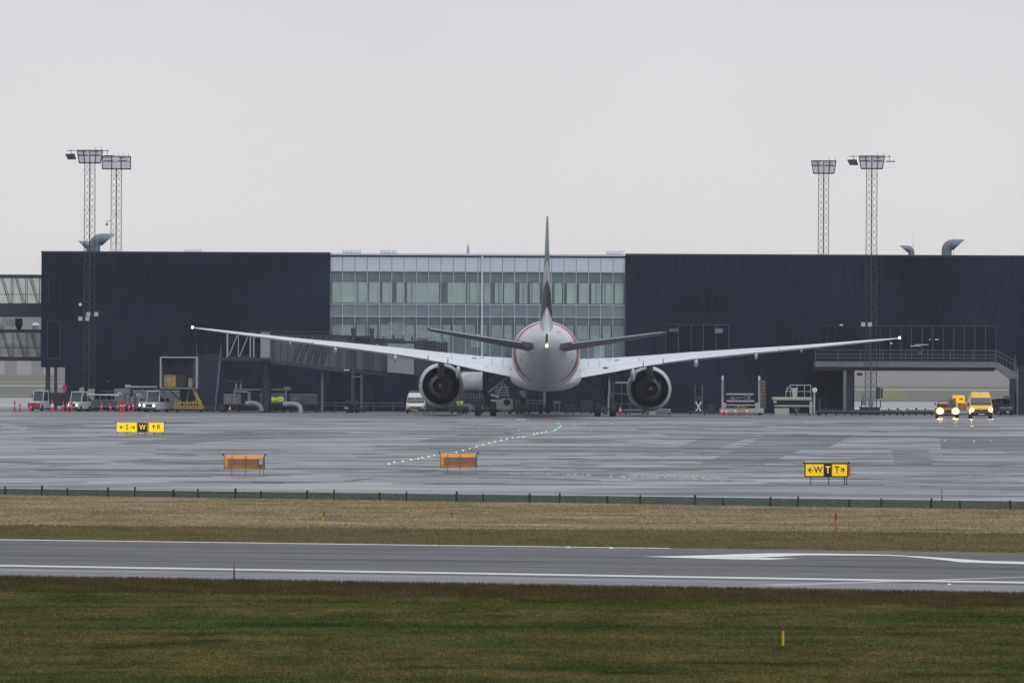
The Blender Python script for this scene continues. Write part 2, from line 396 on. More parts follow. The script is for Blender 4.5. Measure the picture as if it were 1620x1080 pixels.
def blobs(name, n, regions, m, z, seed, wx, wy):
    rg = np.random.default_rng(seed); b = MB(); i = 0
    for (x0,y0,x1,y1,k) in regions:
        for _ in range(int(n*k)):
            gx, gy = G(rg.uniform(x0,x1), rg.uniform(y0,y1)); a = rg.uniform(*wx)*rg.uniform(.3,1)**1.5; d = rg.uniform(*wy)*rg.uniform(.3,1)**1.5
            sk = rg.uniform(-.6,.6); ph = rg.uniform(0,6.28,4); pts_ = []
            for q in range(28):
                t_ = 2*PI*q/28; rr_ = 1+.25*math.sin(2*t_+ph[0])+.2*math.sin(3*t_+ph[1])+.14*math.sin(5*t_+ph[2])+.10*math.sin(9*t_+ph[3])
                px_, py_ = a*rr_*math.cos(t_), d*rr_*math.sin(t_); pts_.append((gx+px_+sk*py_, gy+py_))
            if min(p[1] for p in pts_) > 632+abs(gx)*.4 and max(p[1] for p in pts_) < 1100: b.flat(pts_, z+i*2e-5); i += 1
    o = b.build(name, m); o['kind'] = 'structure'; return o
M['water'] = mat('puddle_water', (0.03,0.032,0.038), 0.14, var=0.3, scale=0.3, spec=0.5)
blobs('puddle', 60, ((0,668,1620,700,.5),(0,700,1620,772,1.0)), M['water'], 0.0215, 21, (.5,3.5), (.8,5))
M['drypatch'] = mat_wet('drying_concrete', (0.08,0.08,0.09), (0.33,0.33,0.35), 0.35, 0.7, 9.0, 28.0, 0.2, 0.4, 0.2)
blobs('drying_patch', 70, ((0,665,1620,700,.8),(0,700,1620,770,1.0)), M['drypatch'], 0.0175, 22, (1,9), (1,7))
M['damp'] = mat_wet('damp_concrete', (0.025,0.028,0.036), (0.20,0.20,0.22), 0.35, 0.7, 9.0, 28.0, 0.2, 0.35, 0.2)
blobs('damp_patch', 80, ((0,665,1620,700,.8),(0,700,1620,770,1.0)), M['damp'], 0.0195, 23, (1,9), (1,8))
# runway rubber and longitudinal joints
rub = mat_wet('rubber_streak', (0.055,0.056,0.06), (0.105,0.106,0.112), 0.55, 0.8, 12.0, 29.0, 0.15, 0.3, 0.1, 0.1)
struct('rubber_streak', [band(868,889, 869.2,890.2), band(875,898.3, 878.5,901.6), band(884.0,908.0, 884.8,908.8), band(860,882.5, 860.8,883.3)], 0.012, rub)
struct('shoulder_streak', [band(903.5,930.5, 905.5,932), band(909.0,936.0, 910.2,937.2)], 0.012, mat_wet('shoulder_wet', (0.10,0.10,0.115), (0.19,0.185,0.20), 0.35, 0.6, 12.0, 29.0, 0.15, 0.4, 0.1, 0.1))
# thin cracks / dark sealed joints
b = MB()
for (xa,ya,xb,yb,wd) in ((210,728,370,729.5,0.5),(0,765,140,762,0.4),(540,752,700,752.6,0.5),(700,748,900,751.5,0.7),(900,751,1150,757,0.5),(1080,709.5,1620,711.8,0.5),(268,753,285,753.3,1.0),(288,753,298,753,1.0),(306,753.4,312,753.4,1.0),(398,763.5,450,764,0.6),(620,765,800,764.4,.4),(1210,767,1400,767,.5),(1455,769,1470,770,1.2),(1474,769.5,1480,769.5,1.0),(0,668,60,670,.5),(100,672,130,670,.5)):
    b.flat([G(xa,ya+wd/2), G(xb,yb+wd/2), G(xb,yb-wd/2), G(xa,ya-wd/2)], 0.020)
b.build('sealed_joint_marking', mat('sealant', (0.03,0.03,0.034), 0.6, var=0.3))['kind'] = 'structure'

# gravel and dirt ridge on the apron (uncountable)
def specks(name, label, regions, n, m, hmin, hmax, seed=1):
    rg = np.random.default_rng(seed); V = []; Fa = []
    for (x0,y0,x1,y1,k) in regions:
        for _ in range(int(n*k)):
            px = rg.uniform(x0,x1); py = y0+(y1-y0)*((px-x0)/max(1,(x1-x0))) + rg.normal(0,1.3)
            gx, gy = G(px,py); h = rg.uniform(hmin,hmax); r = rg.uniform(0.5,1.6)*h; a = rg.uniform(0,6.28)
            i = len(V)
            for q in range(4):
                V.append((gx+r*math.cos(a+q*PI/2)*rg.uniform(.7,1.5), gy+r*math.sin(a+q*PI/2), 0.02))
            V.append((gx,gy,0.02+h))
            Fa += [(i,i+1,i+4),(i+1,i+2,i+4),(i+2,i+3,i+4),(i+3,i,i+4)]
    mb = MB(); mb.add(V,Fa)
    return tag(mb.build(name, m), label, 'gravel', kind='stuff')
specks('gravel', 'low ridge of wet gravel and ice crumbs lying on the apron', ((995,755,1150,757,1.0),(800,750,1000,755,.35),(0,672,40,680,.5),(1080,757,1150,759,.3)), 230, mat('gravel', (0.36,0.36,0.35), 0.8, var=0.5, scale=8), 0.02, 0.11)

# grass blades
def blades(name, label, quad, n, m, hmin, hmax, wd, seed, fade=1.0):
    """quad in image px: (x0,x1, far line l/r, near line l/r)"""
    rg = np.random.default_rng(seed)
    x0, x1, fl, fr, nl, nr = quad
    corners = [G(x0, nl+(nr-nl)*x0/1620), G(x1, nl+(nr-nl)*x1/1620), G(x1, fl+(fr-fl)*x1/1620), G(x0, fl+(fr-fl)*x0/1620)]
    c = np.array(corners); u = rg.random(n); v = 1-rg.random(n)**fade
    P = (c[0]*(1-u)[:,None]+c[1]*u[:,None])*(1-v)[:,None] + (c[3]*(1-u)[:,None]+c[2]*u[:,None])*v[:,None]
    k = 3
    V = np.zeros((n*k*3,3), dtype=np.float32)
    for j in range(k):
        a = rg.random(n)*6.283; h = hmin+(hmax-hmin)*rg.random(n)**1.5; ln = (rg.random(n)-.5)*1.2*h
        ox = (rg.random(n)-.5)*0.12; oy = (rg.random(n)-.5)*0.12
        bx, by = P[:,0]+ox, P[:,1]+oy
        V[j::k*3+0][:0] = 0
        idx = (np.arange(n)*k+j)*3
        V[idx,0] = bx-np.cos(a)*wd; V[idx,1] = by-np.sin(a)*wd; V[idx,2] = 0
        V[idx+1,0] = bx+np.cos(a)*wd; V[idx+1,1] = by+np.sin(a)*wd; V[idx+1,2] = 0
        V[idx+2,0] = bx+ln; V[idx+2,1] = by+(rg.random(n)-.5)*h; V[idx+2,2] = h
    nf = n*k
    me = bpy.data.meshes.new(name)
    me.vertices.add(nf*3); me.vertices.foreach_set('co', V.ravel())
    me.loops.add(nf*3); me.loops.foreach_set('vertex_index', np.arange(nf*3, dtype=np.int32))
    me.polygons.add(nf); me.polygons.foreach_set('loop_start', np.arange(0,nf*3,3,dtype=np.int32)); me.polygons.foreach_set('loop_total', np.full(nf,3,dtype=np.int32))
    me.update(); me.validate(); me.materials.append(m)
    o = bpy.data.objects.new(name, me); COL.objects.link(o)
    return tag(o, label, 'grass', kind='stuff')
blades('green_grass', 'short damp green grass covering the foreground', (-250,1870,929,955,1090,1092), 130000, M['turf'], 0.02, 0.065, 0.010, 3)
blades('edge_grass', 'taller brown grass fringe along the near runway edge', (-400,2000,914.2,941.2,935,961), 42000, M['brown'], 0.04, 0.19, 0.010, 4, 2.2)
blades('straw_grass', 'mown straw coloured grass between fence and runway', (-250,1870,783,807,831,844), 70000, M['straw'], 0.03, 0.09, 0.014, 5)
blades('olive_grass', 'darker olive grass beside the far runway edge', (-250,1870,831,844,852.0,874.5), 60000, M['olive'], 0.03, 0.11, 0.014, 6)
blades('verge_weeds', 'dark green weeds growing at the foot of the fence', (-250,1870,774,795,783,807), 20000, M['verge'], 0.02, 0.09, 0.014, 8)

# ================================================================= FENCE
M['wood'] = mat('dark_wood', (0.030,0.026,0.022), 0.8, var=0.4, scale=9)
M['wire'] = mat('fence_wire', (0.075,0.10,0.10), 0.6, var=0.2)
FP = [8,66,107,171,213,275,313,372,413,486,528,601,643,722,765,838,885,961,1013,1099,1144,1219,1262,1344,1394,1473,1519,1598]
FPX = [-70,-118,-170,-230]+FP+[1655,1700,1760,1800]
fl = lambda x: 782.5+(806.5-782.5)*x/1620
fo = G(810, fl(810))
fence = thing('low_fence', 'low dark post and wire mesh fence between dry grass and wet apron', 'fence', (fo[0],fo[1],0))
for i, x in enumerate(sorted(FPX)):
    p = G(x, fl(x)); b = MB(); h = 0.44+0.05*((i*7)%3-1)
    r = 0.055 if i % 2 else 0.045
    b.tube([(0,0,-0.05),(0.01*((i%3)-1),0,h*0.6),(0.02*((i%3)-1),0,h)], [r,r,r*0.9], 8)
    b.build('post', M['wood'], fence, loc=(p[0]-fo[0], p[1]-fo[1], 0))
pa, pb = Vector(G(-230, fl(-230))+(0,)), Vector(G(1800, fl(1800))+(0,))
dr = (pb-pa); LN = dr.length; dr.normalize(); o3 = Vector((fo[0],fo[1],0))
b = MB()
def fpt(s_, z): q = pa + dr*s_ - o3; return (q.x, q.y, z)
for z in (0.05,0.38): b.bar(fpt(0,z), fpt(LN,z), 0.005, 4)
s_ = 0.0
while s_ < LN-0.35:
    b.bar(fpt(s_,0.05), fpt(s_+0.33,0.38), 0.0035, 3); b.bar(fpt(s_+0.33,0.05), fpt(s_,0.38), 0.0035, 3); s_ += 0.09
b.build('wire_mesh', M['wire'], fence)

# ================================================================= FAR BACKGROUND
M['woods'] = mat_grass('woods', (0.13,0.14,0.13), (0.19,0.19,0.18), (0.16,0.155,0.15), 0.01, 0.06)
rg = np.random.default_rng(11); V = []; Fa = []
for k in range(26000):
    x = rg.uniform(-520,520); y = rg.uniform(2750,2840)
    top = 9.0+2.2*math.sin(x*0.021)+1.4*math.sin(x*0.083+1)+rg.normal(0,0.8)
    z = rg.uniform(0.2,1.0)**0.7*top; r = rg.uniform(.7,2.4); a = rg.uniform(0,6.28); q = len(V)
    V += [(x+r*math.cos(a),y+r*math.sin(a),z),(x+r*math.cos(a+2.1),y+r*math.sin(a+2.1),z+rg.normal(0,.8)),(x+r*math.cos(a+4.2),y+r*.6*math.sin(a+4.2),z+r*rg.uniform(.3,1.2))]
    Fa.append((q,q+1,q+2))
mb = MB(); mb.add(V,Fa); tag(mb.build('woods', M['woods']), 'misty far off wood beyond the airfield', 'woodland', kind='stuff')
def far_building(x0, x1, Y, h, colr, label, roof='flat', doors=2):
    t = thing('far_building', label, 'building', ((x0+x1)/2, Y, 0))
    w_ = (x1-x0)/2; mm = mat('far_wall', colr, 0.8, var=0.08, scale=0.05); md = mat('far_roof', tuple(c*0.8 for c in colr), 0.8)  # lightened wall and roof colours include the haze
    MB().box(-w_,w_,0,30,0,h).build('wall', mm, t)
    if roof == 'gable': MB().xprism([(-.5,h+.003),(30.5,h+.003),(15,h+2.2)], -w_-.4, w_+.4).build('roof', md, t)
    else: MB().box(-w_-.3,w_+.3,-.3,30.3,h+.003,h+.5).build('roof', md, t)
    for i in range(doors):
        xx = -w_+(i+.5)*2*w_/doors
        MB().box(xx-w_/doors*.55,xx+w_/doors*.55,-.06,-.003,0.05,h*.6).build('door', mat('far_door', tuple(min(1,c*1.35) for c in colr), 0.7), t)
        MB().box(xx-w_/doors*.5,xx+w_/doors*.5,-.05,-.002,h*.72,h*.86).build('window', mat('far_window', tuple(c*0.6 for c in colr), 0.4), t)
far_building(-112,-96,1900,6.0,(0.30,0.25,0.27),'low reddish far building at the very edge under the glazed bridges','flat',3)
far_building(-94,-84,1960,7.6,(0.29,0.29,0.33),'tall grey blue far hangar seen under the lower glazed bridge','gable',2)
far_building(-82.5,-70,1880,4.6,(0.34,0.32,0.34),'low pale far shed seen between the slim building columns','flat',3)
far_building(-130,-74,2400,10.3,(0.30,0.31,0.34),'long grey far hangar filling the gap between the two glazed bridges','flat',5)
t = thing('radome', 'white domed roof showing between the two glazed bridges', 'dome', (XX(56,2100),2100,0))
MB().lathe([(.6,0),(.6,7.7)],16).build('drum', M['grey'], t)
MB().lathe([(.7*math.cos(a*PI/16), 7.703+.5*math.sin(a*PI/16)) for a in range(9)],20).build('dome', mat('dome_white',(0.6,0.6,0.62),0.6), t)
# ================================================================= TERMINAL
def mat_clad():
    m = bpy.data.materials.new('black_cladding'); m.use_nodes = True; t = m.node_tree; L = t.links.new
    b = t.nodes['Principled BSDF']; b.inputs['Roughness'].default_value = 0.55; b.inputs['Specular IOR Level'].default_value = 0.22; b.inputs['Specular Tint'].default_value = (0.75,0.85,1.0,1)
    g = nn(t, 'ShaderNodeNewGeometry'); mp = nn(t, 'ShaderNodeMapping'); mp.inputs['Scale'].default_value = (3.0,0.3,0.25)
    n1 = nn(t, 'ShaderNodeTexNoise', Scale=1.0, Detail=6.0, Roughness=0.75); n2 = nn(t, 'ShaderNodeTexNoise', Scale=0.12, Detail=3.0)
    L(g.outputs['Position'], mp.inputs[0]); L(mp.outputs[0], n1.inputs['Vector']); L(g.outputs['Position'], n2.inputs['Vector'])
    mu = nn(t, 'ShaderNodeMath', operation='MULTIPLY'); L(n1.outputs[0], mu.inputs[0]); L(n2.outputs[0], mu.inputs[1])
    mr = nn(t, 'ShaderNodeMapRange'); mr.inputs['From Min'].default_value = 0.15; mr.inputs['From Max'].default_value = 0.38; L(mu.outputs[0], mr.inputs['Value'])
    mx = nn(t, 'ShaderNodeMix', data_type='RGBA'); mx.inputs['A'].default_value = (0.001,0.004,0.014,1); mx.inputs['B'].default_value = (0.023,0.029,0.058,1)
    L(mr.outputs[0], mx.inputs['Factor']); L(mx.outputs['Result'], b.inputs['Base Color'])
    wv = nn(t, 'ShaderNodeTexWave', Scale=3.2); wv.bands_direction = 'X'
    bp = nn(t, 'ShaderNodeBump', Strength=0.5, Distance=0.03); L(g.outputs['Position'], wv.inputs['Vector']); L(wv.outputs['Fac'], bp.inputs['Height']); L(bp.outputs[0], b.inputs['Normal'])
    return m
M['clad'] = mat_clad()
M['clad2'] = mat('parapet_metal', (0.03,0.035,0.06), 0.4, var=0.2)
M['mull'] = mat('mullion', (0.62,0.70,0.78), 0.4, var=0.08)
M['frieze'] = mat('frieze_panel', (0.60,0.67,0.76), 0.45, var=0.05, scale=0.5)
M['blind'] = mat('blind', (0.90,0.96,0.86), 0.8, var=0.12, scale=1.2, stretch=(2,1,.4))
M['spandrel'] = mat('spandrel', (0.20,0.25,0.28), 0.35, var=0.15, scale=0.8)
M['indark'] = mat('interior_dark', (0.17,0.20,0.26), 0.8, var=0.4, scale=0.7)
M['inmid'] = mat('interior_mid', (0.66,0.78,0.80), 0.8, var=0.35, scale=0.8)
M['tglass'] = glassmat('terminal_glass', (0.93,0.97,0.97), 0.78, 0.08, (0.36,0.42,0.44))
M['bglass'] = glassmat('bridge_glass', (0.97,0.99,0.97), 0.80, 0.15, (0.72,0.76,0.74))
M['dglass'] = glassmat('dim_glass', (0.7,0.75,0.85), 0.7, 0.4, (0.012,0.017,0.040))
M['fframe'] = mat('faint_frame', (0.10,0.11,0.145), 0.5, var=0.2)

FY = 1150.0; BY = 1172.0
HT = ZZ(810, 403, FY)                         # roof height
xa, xb, xc, xd = XX(65,FY), XX(522,FY), XX(989,FY), XX(1900,FY)
def tr(px): return XX(px, FY)
def tz(px, py): return ZZ(px, py, FY)

# left black block
Lb = thing('terminal_block', 'black clad windowless terminal block standing left of the glazed hall', 'building', ((xa+xb)/2, FY, 0), group='black terminal blocks')
def lb(x): return x-(xa+xb)/2
zo = tz(85,581)
b = MB(); b.box(lb(tr(103)), lb(xb), 0, BY-FY, 0, HT); b.box(lb(xa), lb(tr(103)), 0, BY-FY, zo, HT)
b.build('wall', M['clad'], Lb)
MB().box(lb(xa)-.05, lb(xb)-.01, -.06, BY-FY+.05, HT+.003, HT+.16).build('parapet', M['clad2'], Lb)
for px0, px1 in ((72,79.3),(85.6,90.4)):
    MB().box(lb(tr(px0)), lb(tr(px1)), .4, .9, 0, zo-.003).build('column', M['clad2'], Lb)
def framewin(parent, ox, px0, py0, px1, py1, n=1, glass='dglass', frame='fframe', y=-.05, t_=.045, name='window'):
    x0, x1 = tr(px0)-ox, tr(px1)-ox; pm = (px0+px1)/2; z0, z1 = tz(pm,py1), tz(pm,py0)
    b = MB()
    b.box(x0,x1,y,y+.047,z1-t_,z1); b.box(x0,x1,y,y+.047,z0,z0+t_)
    for i in range(n+1):
        xx = x0+(x1-x0-t_)*i/n
        b.box(xx,xx+t_,y+.003,y+.045,z0+t_+.002,z1-t_-.002)
    wv = b.build(name, M[frame], parent)
    MB().box(x0+t_,x1-t_,y+.02,y+.03,z0+t_,z1-t_).build('pane', M[glass], wv)
    return wv
ox = (xa+xb)/2
framewin(Lb, ox, 75,508,95,567); framewin(Lb, ox, 76,440,95,476, frame='clad2')
# right black block with the passage cut through its base
ox2 = (xc+xd)/2
Rb = thing('terminal_block', 'black clad terminal block right of the glazed hall with a drive-through opening', 'building', (ox2, FY, 0), group='black terminal blocks')
zp = tz(1475,584)
b = MB(); b.box(xc-ox2, tr(1352)-ox2, 0, BY-FY, 0, HT); b.box(tr(1352)-ox2, tr(1597)-ox2, 0, BY-FY, zp, HT); xw = (tr(1597))*BY/FY-ox2+.4; b.box(xw+.3, xd-ox2, 0, BY-FY, 0, HT); b.loft([[(tr(1597)-ox2,0,0),(xw+.296,0,0),(xw+.296,BY-FY,0),(xw,BY-FY,0)],[(tr(1597)-ox2,0,zp-.003),(xw+.296,0,zp-.003),(xw+.296,BY-FY,zp-.003),(xw,BY-FY,zp-.003)]]); b.box(tr(1597)-ox2, xw+.296, 0, BY-FY, zp, HT)
b.build('wall', M['clad'], Rb)
MB().box(xc-ox2+.01, xd-ox2, -.06, BY-FY+.05, HT+.003, HT+.16).build('parapet', M['clad2'], Rb)
framewin(Rb, ox2, 1053,513,1153,566, 5)
framewin(Rb, ox2, 1375,515,1576,572, 12)
framewin(Rb, ox2, 1296,515,1333,553, 3, frame='clad2')
M['cyan'] = mat('dim_screen', (0.08,0.16,0.20), 0.4, emit=(0.12,0.3,0.36), es=0.10)
M['inlamp'] = mat('ceiling_lamp', (0.5,0.55,0.5), 0.4, emit=(0.45,0.6,0.55), es=0.7)
for i,(px,py,wx,hz,mm) in enumerate(((1137,523,.75,.45,'cyan'),(1066,522,.9,.35,'fframe'),(1482,537,.3,.07,'inlamp'),(1471,537,.12,.07,'inlamp'),(1410,543,.2,.09,'inlamp'),(1456,558,.3,.16,'fframe'),(1458,545,1.3,.04,'inlamp'),(1448,547,1.0,.04,'inlamp'),(1331,514,.35,.08,'inlamp'))):
    z = tz(px,py); MB().box(tr(px)-ox2-wx/2, tr(px)-ox2+wx/2, -.003-.05, -.055, z-hz/2, z+hz/2).build('interior_light', M[mm], Rb)
for i,(px,py,wx) in enumerate(((171,603,.4),(171,618,1.4),(173,621,.6))):
    z = tz(px,py); MB().box(tr(px)-ox-wx/2, tr(px)-ox+wx/2, -.05, -.003, z-.04, z+.04).build('wall_lamp', M['fframe'], Lb)
MB().box(tr(99)-ox, tr(106)-ox, -.05, -.003, tz(100,619), tz(100,609)).build('notice_board', mat('magenta_board',(0.45,0.04,0.16),0.6), Lb)

# glazed hall
hx = (xb+xc)/2
H = thing('glazed_hall', 'glazed terminal hall with white frieze and thin mullions between the black blocks', 'building', (hx, FY, 0))
x0, x1 = xb-hx+.003, xc-hx-.003
zf = lambda py: tz(755, py)
zb = zf(571)
gy = 0.35
MB().box(x0,x1,gy+.6,BY-FY,0,zb-.1).build('wall', M['clad'], H)
MB().box(x0,x1,.0,BY-FY-.1,zf(402.5)-.1,zf(402.5)+.06).build('roof', M['frieze'], H)
b = MB(); n = 24; bw = (x1-x0)/n
for i in range(n): b.box(x0+i*bw+.02, x0+(i+1)*bw-.02, gy-.12, gy+.1, zf(429.5), zf(407.5))
b.build('frieze', M['frieze'], H)
MB().box(x0,x1,gy+.12,gy+.4,zf(429.5),zf(403)).build('frieze_backing', M['grey'], H)
b = MB()
for i in range(n): b.box(x0+i*bw+.03, x0+(i+1)*bw-.03, gy+.02, gy+.12, zf(500.5), zf(482.5))
b.build('spandrel', M['spandrel'], H)
for i in range(n):
    for (pa_, pb_) in ((430.5,481.5),(502,570)):
        MB().box(x0+i*bw+.03, x0+(i+1)*bw-.03, gy+.03, gy+.05, zf(pb_), zf(pa_)).build('pane', M['tglass'], H)
b = MB()
for i in range(n+1):
    x = x0+i*bw; hw = .022
    b.box(max(x0,x-hw), min(x1,x+hw), gy-.10, gy+.02, zf(571), zf(430))
tm = tr(762.5)-hx; b.box(tm-.075, tm+.075, gy-.35, gy-.12, zf(571), zf(404))
for py in (430,482,501.3,571): b.box(x0,x1,gy-.08,gy+.018,zf(py)-.03,zf(py)+.03)
b.build('mullion', M['mull'], H)
# interior: floors, blinds, columns, people-height clutter
MB().box(x0,x1,gy+.3,16,zf(500)-.2,zf(484)).build('floor_slab', M['indark'], H)
MB().box(x0,x1,gy+.2,16,zf(447),zf(431)).build('ceiling', M['indark'], H)
MB().box(x0,x1,6,6.2,zf(570),zf(430)).build('back_wall', M['indark'], H)
rg = random.Random(5)
for i in range(n):
    a = x0+i*bw
    if i in (9,): w0, w1 = .55, 1.0
    else: w0 = rg.choice((.04,.04,.25,.40,.15)); w1 = rg.choice((.97,.97,.97,.97,.85))
    if w1-w0 > .15:
        MB().box(a+w0*bw, a+w1*bw, gy+.25, gy+.30, zf(479.5), zf(446)).build('blind', M['blind'], H)
    if rg.random() < .6:
        k = rg.uniform(.1,.7); MB().box(a+k*bw, a+(k+.06)*bw, gy+.14, gy+.24, zf(481), zf(431)).build('column', M['indark'], H)
    # lower storey
    k0 = rg.uniform(0,.2); k1 = rg.uniform(.75,1)
    MB().box(a+k0*bw, a+k1*bw, 1.1+.3*rg.random(), 1.6, zf(rg.choice((535,545,560,569))), zf(514)).build('partition', M['inmid'], H)
    if rg.random() < .8: MB().box(a+.1*bw, a+.9*bw, gy+.6, gy+1.0, zf(511), zf(505)).build('ceiling_duct', M['indark'], H)
for (px0,px1,py0,py1,mm) in ((712,762,530,569,'indark'),(745,760,528,549,'inmid'),(770,800,533,569,'indark'),(697,706,538,560,'indark'),(615,640,510,530,'inmid'),(915,985,536,569,'indark'),(940,956,538,566,'inmid')):
    MB().box(tr(px0)-hx, tr(px1)-hx, gy+.7+.01*(px0%7), gy+.9, zf(py1), zf(py0)).build('furniture', M[mm], H)

# sky bridges at the left edge
def bridge(label, ytop, yg0, yg1, ybot, dy, dg):
    x1_ = xa-.003; x0_ = tr(-260)
    t = thing('glazed_walkway', label, 'walkway', ((x0_+x1_)/2, FY+4+dy, 0), group='glazed walkways at the left edge')
    o_ = (x0_+x1_)/2; z = lambda p: tz(30,p); D = 4.0
    MB().box(x0_-o_,x1_-o_,0,D,z(yg0),z(ytop)).build('roof', M['clad2'], t)
    MB().box(x0_-o_,x1_-o_,0,D,z(ybot),z(yg1)).build('floor', M['clad2'], t)
    for y in (.1, D-.15):
        MB().box(x0_-o_,x1_-o_,y,y+.02,z(yg1),z(yg0)).build('pane', M['bglass'], t)
    f = MB(); px = 65
    while px > -250:
        for y in (-.02,):
            x = tr(px)-o_
            f.box(x-.35,x-.29,y,y+.06,z(yg1),z(yg0)); f.box(x-.18,x-.12,y,y+.06,z(yg1),z(yg0))
            f.bar((tr(px-9+dg)-o_,y+.03,z(yg1)),(tr(px-9+dg-12)-o_,y+.03,z(yg0)),.045)
            f.bar((tr(px-6+dg)-o_,y+.03,z(yg1)),(tr(px-6+dg-12)-o_,y+.03,z(yg0)),.03)
        px -= 22.5
    zr = z(yg1)+(z(yg0)-z(yg1))*.36
    f.box(x0_-o_,x1_-o_,.06,.10,zr-.02,zr+.02); f.box(x0_-o_,x1_-o_,D-.30,D-.26,zr-.02,zr+.02)
    f.build('frame', M['fframe'], t)
    return t
t = bridge('upper glazed walkway with pale panes and deep black floor band', 434, 439.5, 479.5, 501.5, 0, 0)
t = bridge('lower glazed walkway with slim dark floor under a roof vent', 521, 526, 564.5, 571, 2.0, 0)
v = thing('roof_vent', 'black square roof vent on the lower glazed walkway', 'vent', (tr(25),FY+7,tz(25,521)))
MB().lathe([(.18,0),(.28,.25),(.36,.42),(.38,.5)],10).build('neck', M['black'], v); MB().box(-.35,.35,-.35,.35,.503,1.05).build('hood', M['black'], v)

# roof cowls
def cowl(px, label, sgn, s_, ln=1.0):
    t = thing('roof_cowl', label, 'roof vent', (XX(px,1160),1160,HT))
    r = .5*s_; Rb_ = .58*s_; z0_ = 1.12*s_+.12-Rb_
    pts = [(0,0,-.2),(0,0,z0_)]
    for k in range(1,7):
        a = k/6*R(84); pts.append((sgn*(1-math.cos(a))*Rb_, 0, z0_+math.sin(a)*Rb_))
    b = MB(); b.tube(pts, r, 18, cap=False); b.build('duct', M['cowl'], t, smooth=True)
    e = pts[-1]; n_ = 18; r0 = []; r1 = []; r2 = []
    for k in range(n_):
        a = 2*PI*k/n_; c, d = math.cos(a), math.sin(a)
        r0.append((e[0]-sgn*.05, c*r, e[2]+d*r)); x = e[0]+sgn*(.12+1.15*ln*(d+1)/2)*s_
        zz = e[2]+d*r*(1.0 if d > 0 else 1.12)
        r1.append((x, c*r*1.1, zz)); r2.append((x-sgn*.04, c*r*1.02, zz*.998))
    mbb = MB(); mbb.loft([r0, r1, r2, [(p[0]*1.0, p[1]*.93, e[2]+(p[2]-e[2])*.93) for p in r0]], cap=False); mbb.build('mouth', M['cowl'], t, smooth=True)
    MB().lathe([(.58*s_,0),(.6*s_,.12),(.52*s_,.2)],14).build('flashing', M['clad2'], t)
    return t
M['cowl'] = mat('zinc', (0.17,0.21,0.25), 0.4, metal=0.3, var=0.12, scale=2)
#M['cowl2'] = mat('zinc_mouth', (0.12,0.15,0.19), 0.4, metal=0.3, var=0.12, scale=2)
cowl(149, 'large curved zinc roof cowl opening right above the left black block', 1, 1.12)
cowl(141, 'small curved zinc roof cowl opening left, tucked behind the larger cowl', -1, .68, .9)
cowl(1497, 'large curved zinc roof cowl opening right above the right black block', 1, 1.0)
cowl(1441, 'smaller curved zinc roof cowl opening left above the right black block', -1, .62, 1.1)
def hatch(px0, px1, label):
    Y = 1158; x0_, x1_ = XX(px0,Y), XX(px1,Y); c = (x0_+x1_)/2
    t = thing('roof_hatch', label, 'hatch', (c, Y, HT), group='low railed hatches on the terminal roof')
    MB().box(x0_-c,x1_-c,-.5,.5,.0,.22).build('curb', M['lgrey'], t)
    b = MB()
    for k in range(5): xx = x0_-c+(x1_-x0_)*k/4; b.bar((xx,-.4,.2),(xx,-.4,.42 if k%2 else .5),.02)
    b.bar((x0_-c,-.4,.36),(x1_-c,-.4,.36),.02); b.build('rail', M['steel'], t)
hatch(293,317,'low railed roof hatch alone on the left black block'); hatch(542,570,'longer low roof hatch at the left end of the glazed hall'); hatch(602,626,'shorter low roof hatch on the glazed hall, second from its left end'); hatch(959,985,'low roof hatch at the right end of the glazed hall beside the black block')
t = thing('roof_aerial', 'short pointed aerial standing on the glazed hall roof', 'aerial', (XX(740,1158),1158,HT))
MB().tube([(0,0,0),(0,0,.5),(0,0,1.05)],[.09,.16,.03],8).build('housing', M['lgrey'], t); MB().bar((0,0,1.0),(0,0,1.35),.02).build('rod', M['steel'], t)
for px,lab in ((1444,'thin lightning rod above the smaller right roof cowl'),(1508,'thin lightning rod beside the larger right roof cowl')):
    tag(MB().tube([(XX(px,1162),1162,HT),(XX(px,1162),1162,HT+2.4)],[.018,.008],5).build('lightning_rod', M['steel']), lab, 'rod')

